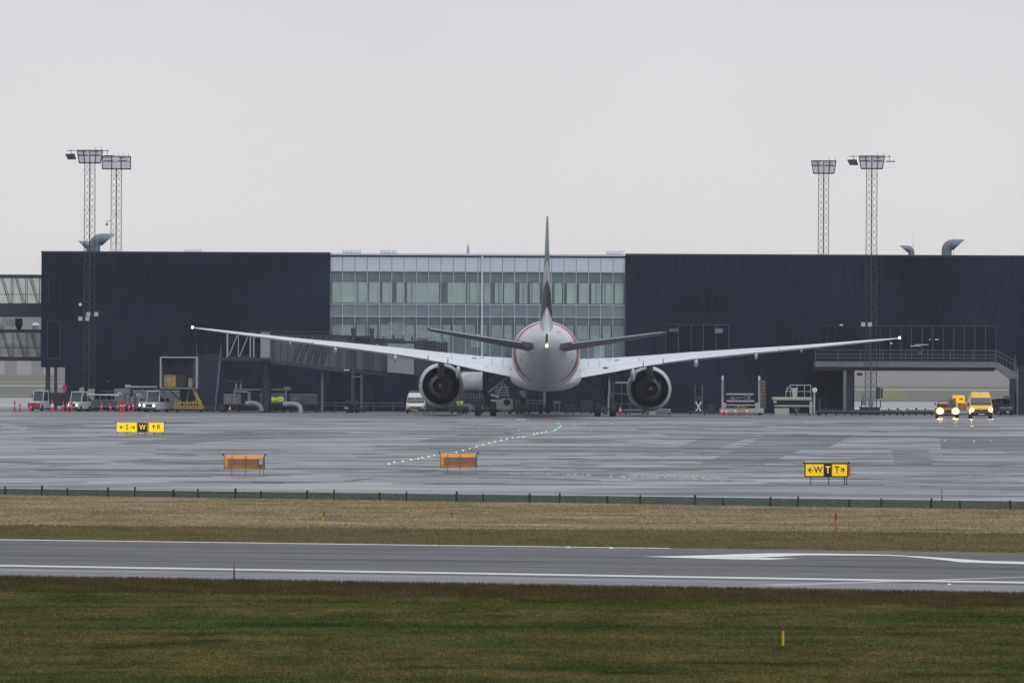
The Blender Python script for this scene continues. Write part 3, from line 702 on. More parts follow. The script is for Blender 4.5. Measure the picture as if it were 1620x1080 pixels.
# ================================================================= LIGHT MASTS
M['panelp'] = glassmat('basket_panel', (0.86,0.87,0.90), 0.72, 0.4, (0.45,0.46,0.5))
def mast(px, pytop, Y, label, arms=False, square=False, lens=0, extra=True):
    t = thing('floodlight_mast', label, 'light mast', (XX(px,Y),Y,0), group='lattice floodlight masts')
    zt = ZZ(px,pytop,Y); zb_ = ZZ(px, pytop+(20 if not square else 20), Y); r = .5
    legs = [(r,0),(0,-r),(-r,0),(0,r)]
    for i,(lx,ly) in enumerate(legs):
        MB().tube([(lx*1.08,ly*1.08,0),(lx,ly,zb_)], [.042,.034], 6).build('leg', M['mst'], t)
    b = MB(); n_ = int(zb_/.62)
    for k in range(n_):
        z0_, z1_ = k*zb_/n_, (k+1)*zb_/n_
        for i in range(4):
            p, q = legs[i], legs[(i+1)%4]
            if k%2: p, q = q, p
            b.bar((p[0],p[1],z0_),(q[0],q[1],z1_),.02,3)
            if k%6==0: b.bar((p[0],p[1],z0_),(q[0],q[1],z0_),.014,3)
    b.build('bracing', M['mst'], t)
    b = MB(); b.box(-.05,.05,-.03,.05,0,zb_)
    k = .3
    b.build('ladder', M['mst'], t)
    wt, wb_ = (1.2,1.0) if not square else (1.38,1.38)
    f = MB(); dpt = .7
    for y in (-dpt,dpt):
        f.bar((-wt,y,zt),(wt,y,zt),.04); f.bar((-wb_,y,zb_),(wb_,y,zb_),.045)
        for u in ((-1,-.5,0,.5,1) if not square else (-1,-.33,.33,1)): f.bar((u*wt,y,zt),(u*wb_,y,zb_),.032)
        f.bar((-wt,y,zt-.5),(wt,y,zt-.5),.02)
    for u in (-1,1):
        f.bar((u*wt,-dpt,zt),(u*wt,dpt,zt),.035); f.bar((u*wb_,-dpt,zb_),(u*wb_,dpt,zb_),.04)
    bk = f.build('basket', M['mst'], t)
    g_ = MB()
    g_.loft([[(-wb_+.05,-dpt+.05,zb_+.05),(wb_-.05,-dpt+.05,zb_+.05),(wb_-.05,-dpt+.07,zb_+.05),(-wb_+.05,-dpt+.07,zb_+.05)],[(-wt+.05,-dpt+.05,zt-.05),(wt-.05,-dpt+.05,zt-.05),(wt-.05,-dpt+.07,zt-.05),(-wt+.05,-dpt+.07,zt-.05)]])
    g_.build('panel', M['panelp'], bk)
    MB().box(-wb_+.05,wb_-.05,-dpt+.1,dpt-.1,zb_+.03,zb_+.07).build('platform', M['steel'], bk)
    for k,u in enumerate((-.55,.45)):
        fl_ = MB(); fl_.box(u*wt-.42,u*wt+.42,-dpt+.12,-dpt+.45,zt-.52,zt-.38); fl_.box(u*wt-.4,u*wt+.36,-dpt+.2,-dpt+.5,zt-.2,zt-.12); fl_.build('floodlight', M['fframe2'], t)
    for k in range(4 if square else 2):
        u = (-.2+.35*k) if square else (.9-.45*k); MB().bar((u*wt,0,zt-.2),(u*wt,0,zt+.32),.018).build('spike', M['mst'], t)
    if arms:
        a = MB(); a.bar((-wt-1.0,-.3,zt-.04),(wt+.6,-.3,zt-.04),.03); a.bar((-wt-.55,-.3,zt-.04),(-wt-.55,-.3,zt-.35),.025); a.bar((-wt-.6,-.3,zt+.1),(-wt-.6,-.3,zt-.1),.02)
        a.bar((wt+.45,-.3,zt+.12),(wt+.45,-.3,zt-.5),.025); a.build('arm', M['mst'], t)
        f2 = MB(); f2.loft([[(-wt-1.15,-.45,zt-.35),(-wt-.25,-.45,zt-.32),(-wt-.1,-.5,zt-.88),(-wt-.9,-.5,zt-.88)],[(-wt-1.15,-.1,zt-.35),(-wt-.25,-.1,zt-.32),(-wt-.1,-.15,zt-.88),(-wt-.9,-.15,zt-.88)]])
        f2.build('floodlight', M['dsteel'], t)
        f3 = MB(); f3.box(wt+.1,wt+1.0,-.5,-.1,zt-.56,zt-.46); f3.build('floodlight', M['fframe2'], t)
    return t, zt
M['mst'] = mat('mast_steel', (0.045,0.05,0.07), 0.5, var=0.2, scale=1)
M['fframe2'] = mat('floodlight_body', (0.10,0.11,0.14), 0.5, var=0.2)
mA, zA = mast(141,238,1143,'lattice floodlight mast rising in front of the left black block', arms=True)
mB, zB = mast(183,247.5,1180,'lattice floodlight mast behind the left black block with a square basket', square=True)
mC, zC = mast(1302,254.5,1180,'lattice floodlight mast behind the right black block without side arms')
mD, zD = mast(1378,247,1138,'lattice floodlight mast in front of the right black block by the passage', arms=True)
# small lamps & camera on mast A, D; control boxes at D's foot
def lowlamp(px, py, Y, nm, label, n_):
    t = thing(nm, label, 'lamp', (XX(px,Y),Y-.9,ZZ(px,py,Y)))
    MB().box(-.19,.19,-.1,.08,-.19,.20).build('housing', M['palelamp'], t); MB().bar((0,0,0),(.1,.55,0),.03).build('bracket', M['dsteel'], t)
for px,py,l in ((140,497,'square pale lamp low on the left mast, upper of the middle pair'),(152.5,497,'square pale lamp low on the left mast, farthest out on its arm'),(127.5,504,'square pale lamp low on the left mast, standing off on the side of the camera'),(138.5,504,'square pale lamp low on the left mast, lower of the middle pair')):
    lowlamp(px,py,1143,'small_lamp',l,0)
for px,py,l in ((1365,513,'square pale lamp on the right mast, on the side of the glazed hall'),(1375.5,513,'square pale lamp on the right mast, over the deck railing')):
    lowlamp(px,py,1138,'small_lamp',l,0)
t = thing('security_camera', 'white security camera bracketed on the left mast above its pale lamps', 'camera', (XX(127,1143),1142.4,ZZ(127,482,1143)))
MB().ball((0,0,0),.16,10).build('dome', M['white'], t); MB().tube([(0,0,.1),(0,.1,.35),(.5,.5,.3),(.8,.6,.1)],.03,6).build('bracket', M['dsteel'], t)
t = thing('security_camera', 'grey security camera hanging off the mast behind the left block', 'camera', (XX(168.5,1180),1179.4,ZZ(168,355,1180)))
MB().ball((0,0,0),.13,10).build('dome', M['grey'], t); MB().tube([(0,0,.1),(.15,.1,.4),(.32,.3,.3)],.03,6).build('bracket', M['dsteel'], t)
t = thing('control_cabinet', 'grey control cabinets fixed round the foot of the right mast', 'cabinet', (XX(1378,1138),1137.2,0))
for k,(a_,c_,e_,f_) in enumerate(((-.85,-.45,.9,1.9),(.45,.85,1.5,2.6),(-.25,.2,.8,1.5),(.9,1.1,1.6,2.5))): MB().box(a_,c_,-.35,.05,e_,f_).build('cabinet_box', M['dsteel' if k%2 else 'grey'], t)
MB().box(-1.05,.85,-.6,.2,0.02,.72).build('plinth', M['black'], t)
b = MB(); b.bar((-.9,-.1,.7),(-.9,-.1,1.4),.05); b.bar((.9,-.1,.7),(.9,-.1,1.4),.05); b.bar((0,-.1,.7),(0,-.1,1.0),.05); b.build('support', M['dsteel'], t)

# ================================================================= GALLERY DECK
dY = 1143.0
def dx(px): return XX(px,dY)
def dz(px,py): return ZZ(px,py,dY)
zd1, zd0 = dz(1430,572.5), dz(1430,580.5); c0 = dx(1433)
D_ = thing('gallery_deck', 'grey steel gallery deck with railing along the right black block above the passage', 'deck', (c0,dY,0))
MB().box(dx(1290)-c0,dx(1575)-c0,0,FY-dY-.1,zd0,zd1).build('edge_beam', M['grey'], D_)
MB().box(dx(1291)-c0,dx(1574)-c0,.5,FY-dY-.2,zd0-.36,zd0-.003).build('under_frame', M['dsteel'], D_)
b = MB(); zr = dz(1430,553.5); px = 1290
while px <= 1575:
    b.bar((dx(px)-c0,.08,zd1),(dx(px)-c0,.08,zr),.035); px += 35.6
for zz in (zr, zr-.42, zr-.75): b.bar((dx(1290)-c0,.08,zz),(dx(1575)-c0,.08,zz),.026)
px = 1292
while px < 1574:
    b.bar((dx(px)-c0,.08,zd1),(dx(px)-c0,.08,zr),.008,3); px += 2.3
b.build('railing', M['fframe'], D_)
for px in (1337,): MB().box(dx(px-2.6)-c0,dx(px+2.6)-c0,.3,.8,0,zd0-.363).build('column', M['grey'], D_)
MB().box(dx(1341)-c0,dx(1351)-c0,1.5,FY-dY-.3,0,zd0-.363).build('column', M['clad2'], D_)
# sloped flight at the right end
b = MB(); b.prism([(dx(1574)-c0,zd0),(dx(1574)-c0,zd1),(dx(1579)-c0,zd1),(dx(1609)-c0,dz(1609,590)),(dx(1609)-c0,dz(1609,599)),(dx(1597)-c0,dz(1597,599))], .003, 1.6); b.build('stair_flight', M['grey'], D_)
b = MB()
for zz in (0,-.45): b.bar((dx(1577)-c0,.08,zr+zz),(dx(1609)-c0,.08,dz(1609,572)+zz),.028)
for k in range(7): xx = dx(1577+k*5.3)-c0; b.bar((xx,.08,zd1-.2-.2*k),(xx,.08,zr-.165*k),.018)
b.build('stair_rail', M['fframe'], D_)
MB().box(dx(1598)-c0,dx(1606)-c0,.2,.9,0,dz(1600,599)).build('column', M['clad2'], D_)
def stairs(name, label, px0, px1, Y0, Y1, ztop, n_, parent_label=None, lean=0.0, s0='steel'):
    c_ = (XX(px0,Y0)+XX(px1,Y0))/2; hw = (XX(px1,Y0)-XX(px0,Y0))/2
    t = thing(name, label, 'stairs', (c_,Y0,0))
    b = MB()
    for k in range(n_):
        f_ = (k+1)/n_; b.box(-hw+.1+lean*(1-f_),hw-.1-lean*(1-f_),(Y1-Y0)*f_-.28,(Y1-Y0)*f_,ztop*f_-.05,ztop*f_)
    b.build('tread', M['fframe'], t)
    for s_ in (-1,1):
        b = MB(); xo = s_*hw; xi = s_*(hw-lean)
        b.loft([[(xi-.04,0,0),(xi+.04,0,0),(xi+.04,.3,.0),(xi-.04,.3,.0)],[(xo-.04,Y1-Y0-.3,ztop-.3),(xo+.04,Y1-Y0-.3,ztop-.3),(xo+.04,Y1-Y0,ztop),(xo-.04,Y1-Y0,ztop)]]); b.build('stringer', M['fframe'], t)
        b = MB()
        b.bar((xi,0,1.0),(xo,Y1-Y0,ztop+1.05),.035); b.bar((xi,0,.55),(xo,Y1-Y0,ztop+.6),.02)
        for k in range(6): f_=k/5; xx = xi+(xo-xi)*f_; b.bar((xx,(Y1-Y0)*f_,ztop*f_),(xx,(Y1-Y0)*f_,ztop*f_+1.0),.025)
        b.build('handrail', M['fframe'], t)
    return t
stairs('steel_stairs','steel outdoor stairs with close treads beside the raised loading cage',307,346,1138,1147.5,5.4,24,lean=.30)
stairs('steel_stairs','steel stairs cut off by the picture edge at the end of the gallery deck',1611,1660,1139,1147,4.6,22)
tag(MB().tube([(dx(1609.5),dY-.5,0),(dx(1609.5),dY-.5,dz(1609,583))],.07,8).build('lamp_post', M['steel']), 'slim pale post at the foot of the gallery stairs', 'post')
# ================================================================= AIRLINER
AY = 1102.0
AXc = XX(863.3, AY)
TILT = 0.0106
plane = thing('airliner', 'white twin-engined airliner seen from behind with a red ring round its tail', 'aeroplane', (AXc, AY, 0))
air = lambda p: (p[0], p[1], p[2]-TILT*p[0])
def AMB():
    b = MB(); b.xf = air; return b

def mat_fus():
    m = mat('fuselage_paint', (0.68,0.69,0.71), 0.42, var=0.07, scale=0.6, stretch=(1,.3,1), coat=0.0)
    t = m.node_tree; L = t.links.new; b = t.nodes['Principled BSDF']
    src = b.inputs['Base Color'].links[0].from_socket
    tcn = nn(t,'ShaderNodeTexCoord'); sp = nn(t,'ShaderNodeSeparateXYZ'); L(tcn.outputs['Object'], sp.inputs[0])
    def M2(op, a, b_=None, c=None):
        n = nn(t,'ShaderNodeMath', operation=op)
        for i, v in enumerate((a,b_,c)):
            if v is None: continue
            if isinstance(v,(int,float)): n.inputs[i].default_value = v
            else: L(v, n.inputs[i])
        return n.outputs[0]
    X_, Y_, Z_ = sp.outputs[0], sp.outputs[1], sp.outputs[2]
    # band between two y planes, narrowing towards the belly and towards the port shoulder
    half = M2('MULTIPLY_ADD', M2('SUBTRACT', Z_, 3.15), 0.75, 0.0)
    half = M2('MINIMUM', half, 1.75)
    cy = M2('MULTIPLY_ADD', Z_, -0.12, -17.9)
    d = M2('ABSOLUTE', M2('SUBTRACT', Y_, cy))
    inside = M2('LESS_THAN', d, half)
    cb = nn(t,'ShaderNodeMix', data_type='RGBA'); cb.inputs['B'].default_value = (0.40,0.022,0.055,1)
    L(inside, cb.inputs['Factor']); L(src, cb.inputs['A'])
    # panel seams
    br = nn(t,'ShaderNodeTexBrick', Scale=1.0); br.inputs['Brick Width'].default_value = 2.6; br.inputs['Row Height'].default_value = 1.6; br.inputs['Mortar Size'].default_value = 0.02
    br.inputs['Color1'].default_value=(1,1,1,1); br.inputs['Color2'].default_value=(.96,.96,.97,1); br.inputs['Mortar'].default_value=(.62,.62,.65,1)
    cbx = nn(t,'ShaderNodeCombineXYZ'); at = M2('ARCTAN2', X_, M2('SUBTRACT', Z_, 5.6)); L(Y_, cbx.inputs[0]); L(M2('MULTIPLY', at, 3.1), cbx.inputs[1]); L(cbx.outputs[0], br.inputs['Vector'])
    mm = nn(t,'ShaderNodeMix', data_type='RGBA', blend_type='MULTIPLY'); mm.inputs['Factor'].default_value = 1
    L(cb.outputs['Result'], mm.inputs['A']); L(br.outputs['Color'], mm.inputs['B']); L(mm.outputs['Result'], b.inputs['Base Color'])
    return m
def mat_fin():
    m = mat('fin_paint', (0.62,0.64,0.66), 0.35, var=0.05)
    t = m.node_tree; L = t.links.new; b = t.nodes['Principled BSDF']
    tcn = nn(t,'ShaderNodeTexCoord'); sp = nn(t,'ShaderNodeSeparateXYZ'); L(tcn.outputs['Object'], sp.inputs[0])
    ma = nn(t,'ShaderNodeMath', operation='MULTIPLY_ADD'); ma.inputs[1].default_value = 0.17; L(sp.outputs[1], ma.inputs[0]); 
    L(sp.outputs[2], ma.inputs[2])
    mr = nn(t,'ShaderNodeMapRange'); mr.inputs['From Min'].default_value = 0.0; mr.inputs['From Max'].default_value = 14.0; L(ma.outputs[0], mr.inputs['Value'])
    r = nn(t,'ShaderNodeValToRGB'); r.color_ramp.interpolation = 'CONSTANT'; L(mr.outputs[0], r.inputs[0])
    k = -0.17*34   # w = z + .17*(y+34)
    e = r.color_ramp.elements
    e[0].position = 0; e[0].color = (0.55,0.57,0.59,1)
    e[1].position = (9.9+k)/14; e[1].color = (0.012,0.013,0.02,1)
    n_ = e.new((12.2+k)/14); n_.color = (0.50,0.52,0.54,1)
    n_ = e.new((13.9+k)/14); n_.color = (0.02,0.115,0.075,1)
    L(r.outputs[0], b.inputs['Base Color'])
    return m
M['fus'] = mat_fus(); M['fin'] = mat_fin()

NS = 40
def fsec(y, hw, top, bot, sq=2.0):
    cz, hh = (top+bot)/2, (top-bot)/2
    out = []
    for k in range(NS):
        a = 2*PI*k/NS; c, s_ = math.cos(a), math.sin(a)
        out.append((hw*math.copysign(abs(c)**(2/sq), c), y, cz+hh*math.copysign(abs(s_)**(2/sq), s_)))
    return out
b = AMB()
st = [(37.6,.15,5.1,4.7),(37.0,.75,5.7,4.1),(35.8,1.35,6.3,3.6),(34,2.0,7.2,3.1),(32,2.55,8.0,2.75),(29.5,2.95,8.5,2.55),(27,3.1,8.7,2.5),(15,3.1,8.7,2.5),(5,3.1,8.7,2.5),(-5,3.1,8.7,2.5),(-12,3.1,8.7,2.5),(-14.5,3.08,8.7,2.6),(-16,3.03,8.68,2.74),(-17.5,2.95,8.63,2.93),(-19,2.86,8.57,3.14),(-21,2.66,8.46,3.5),(-23,2.42,8.34,3.88),(-25,2.15,8.22,4.28),(-27,1.85,8.12,4.7),(-29,1.53,8.03,5.12),(-31,1.2,7.95,5.5),(-33,.86,7.87,5.85),(-35,.5,7.77,6.15),(-36.2,.26,7.65,6.3),(-36.9,.13,7.5,6.42)]
b.loft([fsec(*s_) for s_ in st]); fus = b.build('fuselage', M['fus'], plane, smooth=True)
# belly fairing
b = AMB(); b.loft([fsec(15,1.6,3.8,2.5,2.2),fsec(13,2.7,4.4,2.4,2.2),fsec(10,3.2,4.9,2.3,2.2),fsec(2,3.32,5.1,2.25,2.25),fsec(-6,3.25,5.0,2.3,2.2),fsec(-10,2.8,4.5,2.4,2.2),fsec(-14,1.6,3.9,2.6,2.2)]); b.build('belly_fairing', M['white'], fus, smooth=True)
MB_ = AMB(); MB_.loft([[(-.14,-36.93,6.75),(.08,-36.93,6.75),(.10,-36.93,7.45),(-.02,-36.93,7.75),(-.12,-36.93,7.3)],[(-.14,-36.4,6.75),(.08,-36.4,6.75),(.10,-36.4,7.45),(-.02,-36.4,7.6),(-.12,-36.4,7.3)]]); MB_.build('exhaust_outlet', M['duct'], fus)
AMB().ball((0,-37.0,6.48),.12,10).build('tail_lamp', M['tiplamp'], plane)
# cabin doors and windows along both sides
for sx in (-1,1):
    for yy in (31,17.5,1,-13.5):
        b = AMB()
        for k in range(5):
            pass
        ring = []
        hwid = 3.1 if yy < 28 else 2.62
        b.loft([[(sx*hwid*math.cos(a)*1.004,yy-.5,5.6+3.1*math.sin(a)*1.0),(sx*hwid*math.cos(a)*1.004,yy+.5,5.6+3.1*math.sin(a))] for a in (-.28,-.1,.1,.28)], cap=False, closed=False)
        b.build('cabin_door', M['lgrey'], fus)
    b = AMB(); y = 28
    while y > -14:
        if min(abs(y-q) for q in (17.5,1,-13.5)) > .8: b.loft([[(sx*3.112,y-.12,5.9),(sx*3.112,y+.12,5.9)],[(sx*3.095,y-.12,6.25),(sx*3.095,y+.12,6.25)]], cap=False, closed=False)
        y -= .53
    b.build('window_row', M['black'], fus)
# small marks on the rear body seen from behind
for (x_,z_,w_,h_) in ((-1.75,3.85,.34,.05),(-2.3,5.2,.16,.16),(2.3,5.1,.16,.16),(-2.1,3.4,.16,.10),(.9,7.75,.5,.04),(-.9,6.2,.3,.03)):
    zz_ = z_; best = None
    for q in range(400):
        y_ = -14-q*.055; A_, B_ = [(u,v) for u,v in zip(st, st[1:]) if u[0] >= y_ >= v[0]][0]; f = (A_[0]-y_)/(A_[0]-B_[0])
        hw, tp_, bt_ = (A_[i]+(B_[i]-A_[i])*f for i in (1,2,3)); e_ = (x_/hw)**2+((zz_-(tp_+bt_)/2)/((tp_-bt_)/2))**2
        if e_ >= 1: best = y_; break
    if best:
        b = AMB(); b.box(x_-w_/2,x_+w_/2,best-.05,best+.12,z_-h_/2,z_+h_/2); b.build('service_panel', M['grey'], fus)

def afoil(n=11, tc=0.11, te=0.012):
    xs = [0.5*(1-math.cos(PI*i/n)) for i in range(n+1)]
    def yt(x): return 5*tc*(0.2969*math.sqrt(x)-0.126*x-0.3516*x*x+0.2843*x**3-0.1015*x**4)
    def cam(x): return 0.018*4*x*(1-x)
    return xs, yt, cam
def wsec(x, yle, ch, zte, tw, tc, a=0.0, bb=1.0, n=11, drop=0.0):
    xs, yt, cam = afoil(n, tc)
    xs = [a+(bb-a)*0.5*(1-math.cos(PI*i/n)) for i in range(n+1)]
    up = [(q, cam(q)+yt(q)) for q in xs]; lo = [(q, cam(q)-yt(q)) for q in xs]
    pts = lo[::-1] + up[1 if a == 0 else 0:]
    out = []
    for (q, h) in pts:
        dyy = (1-q)*ch; out.append((x, yle-ch+dyy*math.cos(tw)-0, zte+h*ch+dyy*math.sin(tw)-drop*max(0,q-a)*ch))
    return out
WS = [(2.2,12.8,14.4,3.50,3.2,.130),(3.3,12.0,13.5,3.68,3.1,.128),(6.2,10.05,11.7,4.22,2.3,.118),(9.6,7.75,9.45,4.92,1.2,.108),(13.6,5.05,8.0,5.50,.6,.10),(18.5,1.8,6.25,6.07,.1,.098),(23.3,-1.4,4.6,6.58,-.3,.095),(28.0,-4.7,3.1,7.12,-.5,.095),(30.2,-6.5,2.3,7.38,-.5,.095),(31.6,-8.2,1.3,7.55,-.5,.09),(32.1,-9.1,.5,7.62,-.5,.09)]
def wint(x):
    for p, q in zip(WS, WS[1:]):
        if p[0] <= x <= q[0]:
            f = (x-p[0])/(q[0]-p[0]); return tuple(u+(v-u)*f for u, v in zip(p, q))
def wst(x): 
    s_ = wint(x); return s_
for sx in (-1,1):
    def S(rings): return [[(sx*p[0],p[1],p[2]) for p in r] for r in rings]
    def span(a, c): return sorted(set([a,c]+[s_[0] for s_ in WS if a < s_[0] < c]))
    b = AMB()
    def sec(x, a0, b0, drop=0): s_ = wst(x); return wsec(s_[0],s_[1],s_[2],s_[3],R(s_[4]),s_[5],a0,b0,11,drop)
    b.loft(S([sec(x,0,.795) for x in span(2.2,28.0)])); wg = b.build('wing', M['wing'], plane, smooth=True)
    b = AMB(); b.loft(S([sec(x,0,1.0) for x in span(28.02,32.1)])); b.build('wingtip', M['wing'], wg, smooth=True)
    for nm, u, v, dr in (('inboard_flap',3.25,8.9,.03),('flaperon',9.0,10.7,.05),('outboard_flap',10.8,21.2,.02),('aileron',21.3,27.95,.0)):
        b = AMB(); b.loft(S([sec(x,.805,1.0,dr) for x in span(u,v)])); b.build('flap' if 'flap' in nm and nm!='flaperon' else nm, M['wing'], wg, smooth=True)
    # spoiler panel edges and vent on the upper skin
    for (x_, q0, q1, wd, mm) in ((6.35,.55,.62,.42,'grey'),(3.9,.45,.75,.06,'grey'),(4.9,.5,.78,.05,'grey'),(8.6,.6,.79,.05,'grey'),(5.6,.5,.52,.5,'grey')):
        s_ = wst(x_); s2 = wst(x_+wd)
        r1 = wsec(s_[0],s_[1],s_[2],s_[3]+.012,R(s_[4]),s_[5]); r2 = wsec(s2[0],s2[1],s2[2],s2[3]+.012,R(s2[4]),s2[5])
        def at(s__, q):
            xs, yt, cam = afoil(11, s__[5]); d_ = (1-q)*s__[2]
            return (sx*s__[0], s__[1]-s__[2]+d_*math.cos(R(s__[4])), s__[3]+.015+(cam(q)+yt(q))*s__[2]+d_*math.sin(R(s__[4])))
        b = AMB(); m_ = (q0+q1)/2
        b.loft([[at(s_,q0),at(s2,q0)],[at(s_,m_),at(s2,m_)],[at(s_,q1),at(s2,q1)]], cap=False, closed=False); b.build('skin_panel', M[mm], wg)
    # flap track fairings
    for (x_, ln, wd, hh, bk) in ((8.0,5.0,.50,1.35,1.1),(13.75,4.2,.42,.80,1.0),(19.2,3.4,.36,.62,.9),(23.3,1.8,.2,.32,.5)):
        s_ = wst(x_); yt_ = s_[1]-s_[2]; zt_ = s_[3]; rings = []
        for k in range(9):
            f = k/8; r_ = math.sin(PI*min(1,max(0,f*.96+.02)))**.6
            y_ = yt_+ln-bk-ln*f; zc = zt_-.10-.30*hh-(.12*hh*math.sin(PI*f)) + (f>.9)*.0
            rings.append([(sx*(x_)+wd*.5*r_*math.cos(2*PI*j/10), y_, zc+hh*.5*r_*math.sin(2*PI*j/10)) for j in range(10)])
        b = AMB(); b.loft(rings); b.build('flap_track_fairing', M['white'], wg, smooth=True)
    # wing tip lamp
    b = AMB(); b.ball((sx*32.1,-9.7,7.66),.12,10); b.build('wingtip_lamp', M['tiplamp'], wg)
    # engine
    ex, ez = 9.62, 2.60
    s__ = ez + 0
    b = AMB(); O = (sx*ex, 0, ez)
    prof = [(1.55,13.2),(1.66,13.75),(1.80,13.9),(1.93,13.7),(2.03,12.8),(2.08,11.2),(2.05,9.6),(1.95,8.3),(1.79,7.2),(1.74,7.15),(1.72,7.4),(1.78,8.5),(1.70,10.0),(1.6,12.0),(1.55,13.2)]
    b.lathe(prof, 48, 'y', O); nac = b.build('nacelle', M['nacelle'], plane, smooth=True)
    b = AMB(); b.lathe([(1.70,7.5),(1.77,8.5),(1.69,10.0),(1.0,10.4),(.9,10.4)], 40, 'y', O); b.build('fan_duct', M['duct'], nac, smooth=True)
    b = AMB(); b.lathe([(1.15,10.2),(1.22,8.8),(1.12,7.2),(.92,6.1),(.80,5.6),(.77,5.6),(.78,6.2),(.85,7.2)], 36, 'y', O); b.build('core_cowl', M['coremetal'], nac, smooth=True)
    b = AMB(); b.lathe([(.84,7.3),(.5,7.0),(.40,6.2),(.22,5.4),(.06,4.95),(.001,4.9)], 24, 'y', O); b.build('exhaust_cone', M['bare'], nac, smooth=True)
    b = AMB(); b.lathe([(.001,13.2),(.25,12.9),(.45,12.2),(.5,11.8)], 20, 'y', O)
    for k in range(22):
        a = 2*PI*k/22; c, d = math.cos(a), math.sin(a); c2, d2 = math.cos(a+.16), math.sin(a+.16)
        b.add([(O[0]+.45*c,11.9,ez+.45*d),(O[0]+1.55*c,11.9,ez+1.55*d),(O[0]+1.55*c2,12.15,ez+1.55*d2),(O[0]+.45*c2,12.15,ez+.45*d2)],[(0,1,2,3)])
    b.build('fan', M['coremetal'], nac)
    for k in (0,): 
        b = AMB(); x_ = sx*ex
        b.loft([[(x_-.24,12.0,ez+1.9),(x_+.24,12.0,ez+1.9),(x_+.2,12.0,ez+2.1),(x_-.2,12.0,ez+2.1)],
                [(x_-.3,8.6,ez+1.0),(x_+.3,8.6,ez+1.0),(x_+.26,8.6,ez+2.55),(x_-.26,8.6,ez+2.55)],
                [(x_-.32,6.0,ez+.75),(x_+.32,6.0,ez+.75),(x_+.28,6.0,ez+2.3),(x_-.28,6.0,ez+2.3)],
                [(x_-.22,2.5,ez+1.5),(x_+.22,2.5,ez+1.5),(x_+.2,2.5,ez+2.2),(x_-.2,2.5,ez+2.2)],
                [(x_-.06,.8,ez+1.9),(x_+.06,.8,ez+1.9),(x_+.05,.8,ez+2.15),(x_-.05,.8,ez+2.15)]]); b.build('pylon', M['grey'], plane)
    # tailplane
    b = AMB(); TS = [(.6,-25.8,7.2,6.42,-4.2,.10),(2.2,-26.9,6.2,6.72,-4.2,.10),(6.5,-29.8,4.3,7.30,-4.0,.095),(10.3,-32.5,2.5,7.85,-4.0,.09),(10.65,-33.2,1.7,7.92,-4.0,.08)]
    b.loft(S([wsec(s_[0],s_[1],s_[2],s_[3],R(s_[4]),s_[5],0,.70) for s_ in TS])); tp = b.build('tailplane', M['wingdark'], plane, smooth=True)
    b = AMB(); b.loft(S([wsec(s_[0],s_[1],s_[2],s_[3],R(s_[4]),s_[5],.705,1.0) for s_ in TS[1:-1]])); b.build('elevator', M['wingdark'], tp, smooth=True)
# fin and rudder
for sx in (-1,1):
    b = AMB(); b.tube([(sx*p[0],p[1]-p[2]-.01,p[3]+.02) for p in TS[1:-1]], .03, 6); b.build('edge_highlight', M['white'], plane)  # white tube added for the light caught along the elevator edge
def finsec(z, yle, ch, tc, a=0.0, bb=1.0):
    xs, yt, cam = afoil(11, tc); xs = [a+(bb-a)*.5*(1-math.cos(PI*i/11)) for i in range(12)]
    up = [(q, yt(q)) for q in xs]; pts = [(q,-h) for q,h in up[::-1]] + up[1 if a==0 else 0:]
    return [(h*ch, yle-q*ch, z) for q, h in pts]
FS = [(8.0,-20.6,13.2,.088),(9.2,-22.1,11.9,.084),(11.5,-24.6,9.9,.072),(14.5,-27.8,7.4,.060),(17.0,-30.5,5.3,.046),(18.0,-31.8,4.3,.034)]
b = AMB(); b.loft([finsec(*s_,0,.68) for s_ in FS]); fin = b.build('tail_fin', M['fin'], plane, smooth=True)
b = AMB(); b.loft([finsec(*s_,.684,1.0) for s_ in FS[1:]]); b.build('rudder', M['fin'], fin, smooth=True)
AMB().loft([[(-.5,-21,8.45),(.5,-21,8.45),(.42,-21,8.6),(-.42,-21,8.6)],[(-.5,-30,8.1),(.5,-30,8.1),(.3,-30,9.0),(-.3,-30,9.0)],[(-.3,-34.2,7.8),(.3,-34.2,7.8),(.02,-34.2,9.9),(-.02,-34.2,9.9)]]).build('fin_root_fairing', M['white'], plane)
